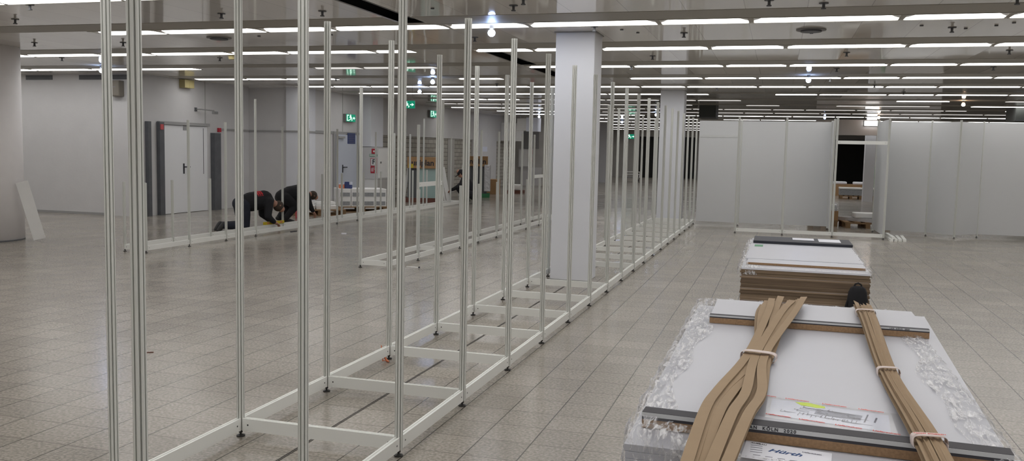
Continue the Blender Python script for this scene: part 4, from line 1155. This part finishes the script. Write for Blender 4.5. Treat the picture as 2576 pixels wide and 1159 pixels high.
for x in (-0.35, 0.35):
    MB().cyl(0.1, -0.03, 0.03, 16, (0, 0), Matrix.Translation((x, -0.2, 0.1)) @ Matrix.Rotation(R(90), 4, 'X')).build('wheel', 'ink', o)

# ------------------------------------------------------------------ things seen through the doorway
pallet('wooden pallet heaped with aluminium profiles, seen through the doorway', (1.98, 22.5, 0), R(8), 0.8, 1.0)
prm = MB().box((-0.02, -0.55, 0), (0.02, 0.55, 0.04)).mesh('profile_bar', 'silverwrap')
for i in range(8):
    c_, q_ = math.cos(R(52)), math.sin(R(52))
    k_ = (i % 4) - 1.5
    o = put('profile_bar', prm, None, (1.93 + k_ * 0.105 * c_, 22.45 + k_ * 0.105 * q_, 0.1445 + 0.0405 * (i // 4)), R(52))
    tag(o, 'aluminium bar in the heap on the pallet behind the doorway', 'bar', 'aluminium bars on the doorway pallet')
o = tag(MB().box((-0.35, -0.2, 0), (0.35, 0.2, 0.12)).build('profile_pack', 'white', None, loc=(2.08, 22.5, 0.227), rotz=R(8), bevel=0.02), 'white pack on top of the aluminium bars', 'package')
pallet('wooden pallet under the brown carton at the left of the doorway', (1.06, 22.75, 0), 0, 0.8, 0.66)
o = thing('carton', 'brown carton with grey film at the left of the doorway', 'carton', (1.06, 22.75, 0.1445))
MB().box((-0.33, -0.36, 0), (0.33, 0.36, 0.22)).build('box', 'carton', o); MB().box((-0.34, -0.37, 0.22), (0.34, 0.37, 0.40)).build('film_wrap', 'film', o, bevel=0.04)
MB().box((-0.3, -0.33, 0.22), (0.3, 0.33, 0.36)).build('contents', 'silver', o)
for i, (x, y) in enumerate(((2.75, 37.8), (3.62, 37.9))):
    pallet(('left' if i == 0 else 'right') + ' one of two pallets with white slabs far behind the doorway', (x, y, 0), 0, 0.8, 0.82)
    o = thing('slab_pack', ('left' if i == 0 else 'right') + ' white slab pack on a pallet far behind the doorway', 'package', (x, y, 0.1445))
    MB().box((-0.41, -0.4, 0), (0.41, 0.4, 0.24)).build('slabs', 'greylabel', o, bevel=0.01); MB().box((-0.42, -0.42, 0.24), (0.42, 0.42, 0.30)).build('cover', 'white', o, bevel=0.015)
for i, x in enumerate((2.55, 3.35)):
    o = thing('carton', ('left' if i == 0 else 'right') + ' brown carton behind the white slab packs', 'carton', (x, 40.8, 0))
    MB().box((-0.4, -0.4, 0), (0.4, 0.4, 0.48)).build('box', 'carton', o); MB().box((-0.3, -0.3, 0.48), (0.25, 0.2, 0.60)).build('packing', 'paper', o, bevel=0.05)
tag(box('green_sheet', (3.72, 39.0, 0.0), (3.9, 39.04, 1.3), 'greensheet'), 'green sheet leaning upright far behind the doorway', 'sheet')
lt = thing('wall_lamp', 'bright lamp on the bulkhead above the doorway', 'lamp', (3.1, 34.0, 2.76))
MB().box((-0.28, -0.08, 0), (0.16, -0.03, 0.16)).build('lens', 'lamp', lt); MB().box((-0.30, -0.03, -0.02), (0.18, 0.0, 0.18)).build('casing', 'grey', lt)

# ------------------------------------------------------------------ people
def skin_mesh(name, nodes, edges, material, parent, root=None, voxel=0.014, smooth=6):
    """tapered limbs between joints, fused into one continuous surface"""
    mb = MB()
    rad = {k: (v[1] if not isinstance(v[1], tuple) else max(v[1]) * 0.8) for k, v in nodes.items()}
    for k, (p, _) in nodes.items():
        mb.ball(p, rad[k], 14)
    for a, b in edges:
        pa, pb = Vector(nodes[a][0]), Vector(nodes[b][0])
        d = pb - pa
        if d.length < 1e-5: continue
        q = Vector((0, 0, 1)).rotation_difference(d.normalized()).to_matrix().to_4x4()
        q.translation = pa
        mb.cyl(rad[a] * 0.985, 0, d.length, 14, (0, 0), q, r2=rad[b] * 0.985)
    o = mb.build(name, material, parent, smooth=True)
    md = o.modifiers.new('fuse', 'REMESH'); md.mode = 'VOXEL'; md.voxel_size = voxel; md.use_smooth_shade = True
    sm = o.modifiers.new('smooth', 'SMOOTH'); sm.factor = 0.5; sm.iterations = smooth
    return o
def person(lab, loc, heading, J, hairless=False, jacket='black', trousers='black', cap=None, group=None):
    """J: joints in (forward, left, up) metres; heading: angle of the forward axis"""
    o = thing('person', lab, 'person', loc, heading)
    g = {k: Vector(v) for k, v in J.items()}
    nodes, edges = {}, []
    def N(k, p, r): nodes[k] = (tuple(p), r)
    N('pelvis', g['pelvis'], 0.085); N('waist', g['pelvis'].lerp(g['chest'], 0.45), 0.110); N('chest', g['chest'], 0.125); N('neck', g['neck'], 0.055)
    hd = g['head']; nk = g['neck']; up = (hd - nk).normalized(); fc_ = Vector(J['face']).normalized()
    N('skull', hd, 0.078); N('crown', hd + up * 0.09, 0.062); N('jaw', hd + fc_ * 0.05 - up * 0.045, 0.045); N('nose', hd + fc_ * 0.105, 0.012)
    side = up.cross(fc_).normalized()
    N('ear_l', hd + side * 0.085, 0.016); N('ear_r', hd - side * 0.085, 0.016)
    edges += [('pelvis', 'waist'), ('waist', 'chest'), ('chest', 'neck'), ('neck', 'skull'), ('skull', 'crown'), ('skull', 'jaw'), ('skull', 'nose'), ('skull', 'ear_l'), ('skull', 'ear_r')]
    for s in ('l', 'r'):
        N('sh' + s, g['sh' + s], 0.06); N('el' + s, g['el' + s], 0.043); N('wr' + s, g['wr' + s], 0.027)
        wd = (g['wr' + s] - g['el' + s]).normalized()
        pd = Vector(J.get('hand' + s, tuple(wd))).normalized()
        palm = g['wr' + s] + pd * 0.06
        N('pa' + s, palm, (0.036, 0.020)); edges += [('chest', 'sh' + s), ('sh' + s, 'el' + s), ('el' + s, 'wr' + s), ('wr' + s, 'pa' + s)]
        ac = pd.cross(Vector((0, 0, 1)))
        if ac.length < 0.1: ac = Vector((0, 1, 0))
        ac.normalize(); dn = ac.cross(pd).normalized() * -1
        if dn.z > 0: dn = -dn
        for f in range(4):
            b0 = palm + pd * 0.035 + ac * (0.027 - 0.018 * f)
            ln_ = (0.062, 0.072, 0.068, 0.052)[f]
            N('f%d%s' % (f, s), b0, 0.009); N('g%d%s' % (f, s), b0 + pd * ln_ * 0.55 + dn * 0.012, 0.0085); N('h%d%s' % (f, s), b0 + pd * ln_ * 0.85 + dn * 0.034, 0.0075)
            edges += [('pa' + s, 'f%d%s' % (f, s)), ('f%d%s' % (f, s), 'g%d%s' % (f, s)), ('g%d%s' % (f, s), 'h%d%s' % (f, s))]
        sg = 1 if s == 'r' else -1
        tb_ = palm - pd * 0.02 + ac * 0.035 * sg
        N('t0' + s, tb_ + pd * 0.01, 0.010); N('t1' + s, tb_ + pd * 0.045 + ac * 0.02 * sg + dn * 0.01, 0.009)
        edges += [('pa' + s, 't0' + s), ('t0' + s, 't1' + s)]
        N('hi' + s, g['hi' + s], 0.070); N('kn' + s, g['kn' + s], 0.045); N('an' + s, g['an' + s], 0.036); N('to' + s, g['to' + s], 0.034)
        edges += [('pelvis', 'hi' + s), ('hi' + s, 'kn' + s), ('kn' + s, 'an' + s), ('an' + s, 'to' + s)]
    skin_mesh('body', nodes, edges, 'skin', o, 'pelvis', 0.0055, 2)
    # jacket
    n2, e2 = {}, []
    def N2(k, p, r): n2[k] = (tuple(p), r)
    N2('hem', g['pelvis'].lerp(g['chest'], 0.02), 0.150); N2('waist', g['pelvis'].lerp(g['chest'], 0.42), 0.185); N2('chest', g['chest'], 0.180); N2('collar', g['chest'].lerp(g['neck'], 0.75), 0.09)
    e2 += [('hem', 'waist'), ('waist', 'chest'), ('chest', 'collar')]
    for s in ('l', 'r'):
        N2('sh' + s, g['sh' + s], 0.088); N2('el' + s, g['el' + s], 0.066); N2('cu' + s, g['el' + s].lerp(g['wr' + s], 0.92), 0.048)
        e2 += [('chest', 'sh' + s), ('sh' + s, 'el' + s), ('el' + s, 'cu' + s)]
    jk = skin_mesh('jacket', n2, e2, jacket, o, 'hem', 0.016, 8)
    n3, e3 = {}, []
    bk_ = (g['pelvis'] - g['chest']).normalized()
    n3['top'] = (tuple(g['pelvis'].lerp(g['chest'], 0.30)), 0.12); n3['pelvis'] = (tuple(g['pelvis']), 0.150); n3['seat'] = (tuple(g['pelvis'] + bk_ * 0.05), 0.13); e3 += [('top', 'pelvis'), ('pelvis', 'seat')]
    for s in ('l', 'r'):
        n3['hi' + s] = (tuple(g['hi' + s]), 0.128); n3['th' + s] = (tuple(g['hi' + s].lerp(g['kn' + s], 0.5)), 0.112); n3['kn' + s] = (tuple(g['kn' + s]), 0.085); n3['an' + s] = (tuple(g['kn' + s].lerp(g['an' + s], 0.92)), 0.066)
        e3 += [('pelvis', 'hi' + s), ('hi' + s, 'th' + s), ('th' + s, 'kn' + s), ('kn' + s, 'an' + s)]
    skin_mesh('trousers', n3, e3, trousers, o, 'pelvis')
    for s in ('l', 'r'):
        a, t_ = g['an' + s], g['to' + s]
        d_ = (t_ - a).normalized()
        skin_mesh('shoe', {'heel': (tuple(a - d_ * 0.03), 0.05), 'mid': (tuple(a.lerp(t_, 0.5)), 0.05), 'toe': (tuple(t_ + d_ * 0.04), 0.042)}, [('heel', 'mid'), ('mid', 'toe')], 'shoe', o)
    hb = hd + up * 0.035 - fc_ * 0.03
    hr = MB().ball((0, 0, 0), 0.108, 18, (1.0, 0.86, 0.92)).build('cap' if cap else 'hair', cap or 'hair', o, smooth=True)
    z_ = up; x_ = (fc_ - up * fc_.dot(up)).normalized(); y_ = z_.cross(x_)
    mx = Matrix((x_, y_, z_)).transposed().to_4x4(); mx.translation = hb
    hr.matrix_local = mx
    if cap:
        MB().box((0.05, -0.07, -0.01), (0.19, 0.07, 0.005)).build('brim', cap, o, bevel=0.004).matrix_local = mx
    for sg in (1, -1):
        MB().ball(tuple(hd + fc_ * 0.084 + side * 0.032 * sg + up * 0.012), 0.012, 8).build('eye', 'ink', o, smooth=True)
    return o, jk, g
# kneeling on all fours, facing the right of the picture
kneel = dict(pelvis=(-0.02, 0, 0.50), chest=(0.40, 0, 0.56), neck=(0.56, 0, 0.52), head=(0.68, 0, 0.43), face=(0.55, -0.1, -0.83),
             shl=(0.44, 0.17, 0.52), ell=(0.46, 0.24, 0.27), wrl=(0.60, 0.20, 0.145), shr=(0.44, -0.17, 0.52), elr=(0.38, -0.26, 0.26), wrr=(0.52, -0.22, 0.15),
             handl=(0.8, -0.2, -0.45), handr=(0.8, 0.25, -0.45),
             hil=(-0.02, 0.09, 0.46), knl=(0.03, 0.12, 0.085), anl=(-0.40, 0.12, 0.10), tol=(-0.44, 0.12, 0.045),
             hir=(-0.02, -0.09, 0.46), knr=(0.00, -0.12, 0.085), anr=(-0.42, -0.12, 0.11), tor=(-0.47, -0.12, 0.05))
hd1 = math.atan2(0.80, 0.60)
o, jk, g = person('person kneeling on hands and knees in black workwear with red back print', (-9.80, 14.90, 0), hd1, kneel, jacket='black', trousers='navy')
# print on the back
bpz = MB()
for k in range(4):
    rows_ = [[(0.24 + 0.038 * k + 0.026 * a - 0.05 * b, -0.15 + 0.30 * b, 0.78) for b in [q_ / 10 for q_ in range(11)]] for a in (0, 0.33, 0.66, 1)]
    if k != 3: bpz.grid(rows_)
b_ = bpz.build('back_print', 'redprint', jk)
sw = b_.modifiers.new('wrap', 'SHRINKWRAP'); sw.target = jk; sw.wrap_method = 'PROJECT'; sw.use_project_z = True; sw.use_negative_direction = True; sw.use_positive_direction = False; sw.offset = 0.004
o.scale = (1.03, 1.06, 1.03)
lv = thing('spirit_level', 'yellow spirit level lying on the low frame under the worker hands', 'spirit level', (-9.36, 15.28, 0.1085), R(84))
MB().box((-0.30, -0.022, 0), (0.30, 0.022, 0.055)).build('body', 'yellow', lv, bevel=0.003)
for x in (-0.2, 0.0, 0.2): MB().box((x - 0.03, -0.0235, 0.015), (x + 0.03, 0.0235, 0.045)).build('vial', 'marker' if x == 0 else 'orange', lv)

bend = dict(pelvis=(-0.05, 0, 0.62), chest=(0.36, 0, 0.70), neck=(0.53, 0, 0.66), head=(0.66, 0, 0.60), face=(0.6, 0, -0.8),
            shl=(0.40, 0.18, 0.64), ell=(0.42, 0.28, 0.42), wrl=(0.50, 0.24, 0.24), shr=(0.40, -0.18, 0.64), elr=(0.40, -0.30, 0.42), wrr=(0.50, -0.28, 0.26),
            hil=(-0.06, 0.09, 0.57), knl=(0.16, 0.16, 0.40), anl=(-0.08, 0.14, 0.09), tol=(0.08, 0.15, 0.04),
            hir=(-0.06, -0.09, 0.57), knr=(0.15, -0.16, 0.38), anr=(-0.10, -0.14, 0.09), tor=(0.06, -0.15, 0.04))
person('person in dark jacket bending low over the pallet of flat packs', (-10.0, 16.78, 0), R(62), bend, jacket='black', trousers='black')[0].scale = (1.0, 1.0, 0.93)
squat = dict(pelvis=(-0.10, 0, 0.28), chest=(0.10, 0, 0.60), neck=(0.17, 0, 0.76), head=(0.25, 0, 0.86), face=(0.9, 0, -0.4),
             shl=(0.12, 0.18, 0.64), ell=(0.32, 0.22, 0.48), wrl=(0.48, 0.12, 0.40), shr=(0.12, -0.18, 0.64), elr=(0.32, -0.22, 0.48), wrr=(0.48, -0.12, 0.40),
             hil=(-0.10, 0.10, 0.26), knl=(0.28, 0.16, 0.44), anl=(0.05, 0.14, 0.08), tol=(0.20, 0.16, 0.04),
             hir=(-0.10, -0.10, 0.26), knr=(0.28, -0.16, 0.44), anr=(0.05, -0.14, 0.08), tor=(0.20, -0.16, 0.04))
person('person squatting in black with cap, beside the glass rack', (-8.90, 25.4, 0), R(195), squat, jacket='black', trousers='black', cap='black')[0].scale = (1.06, 1.12, 1.03)
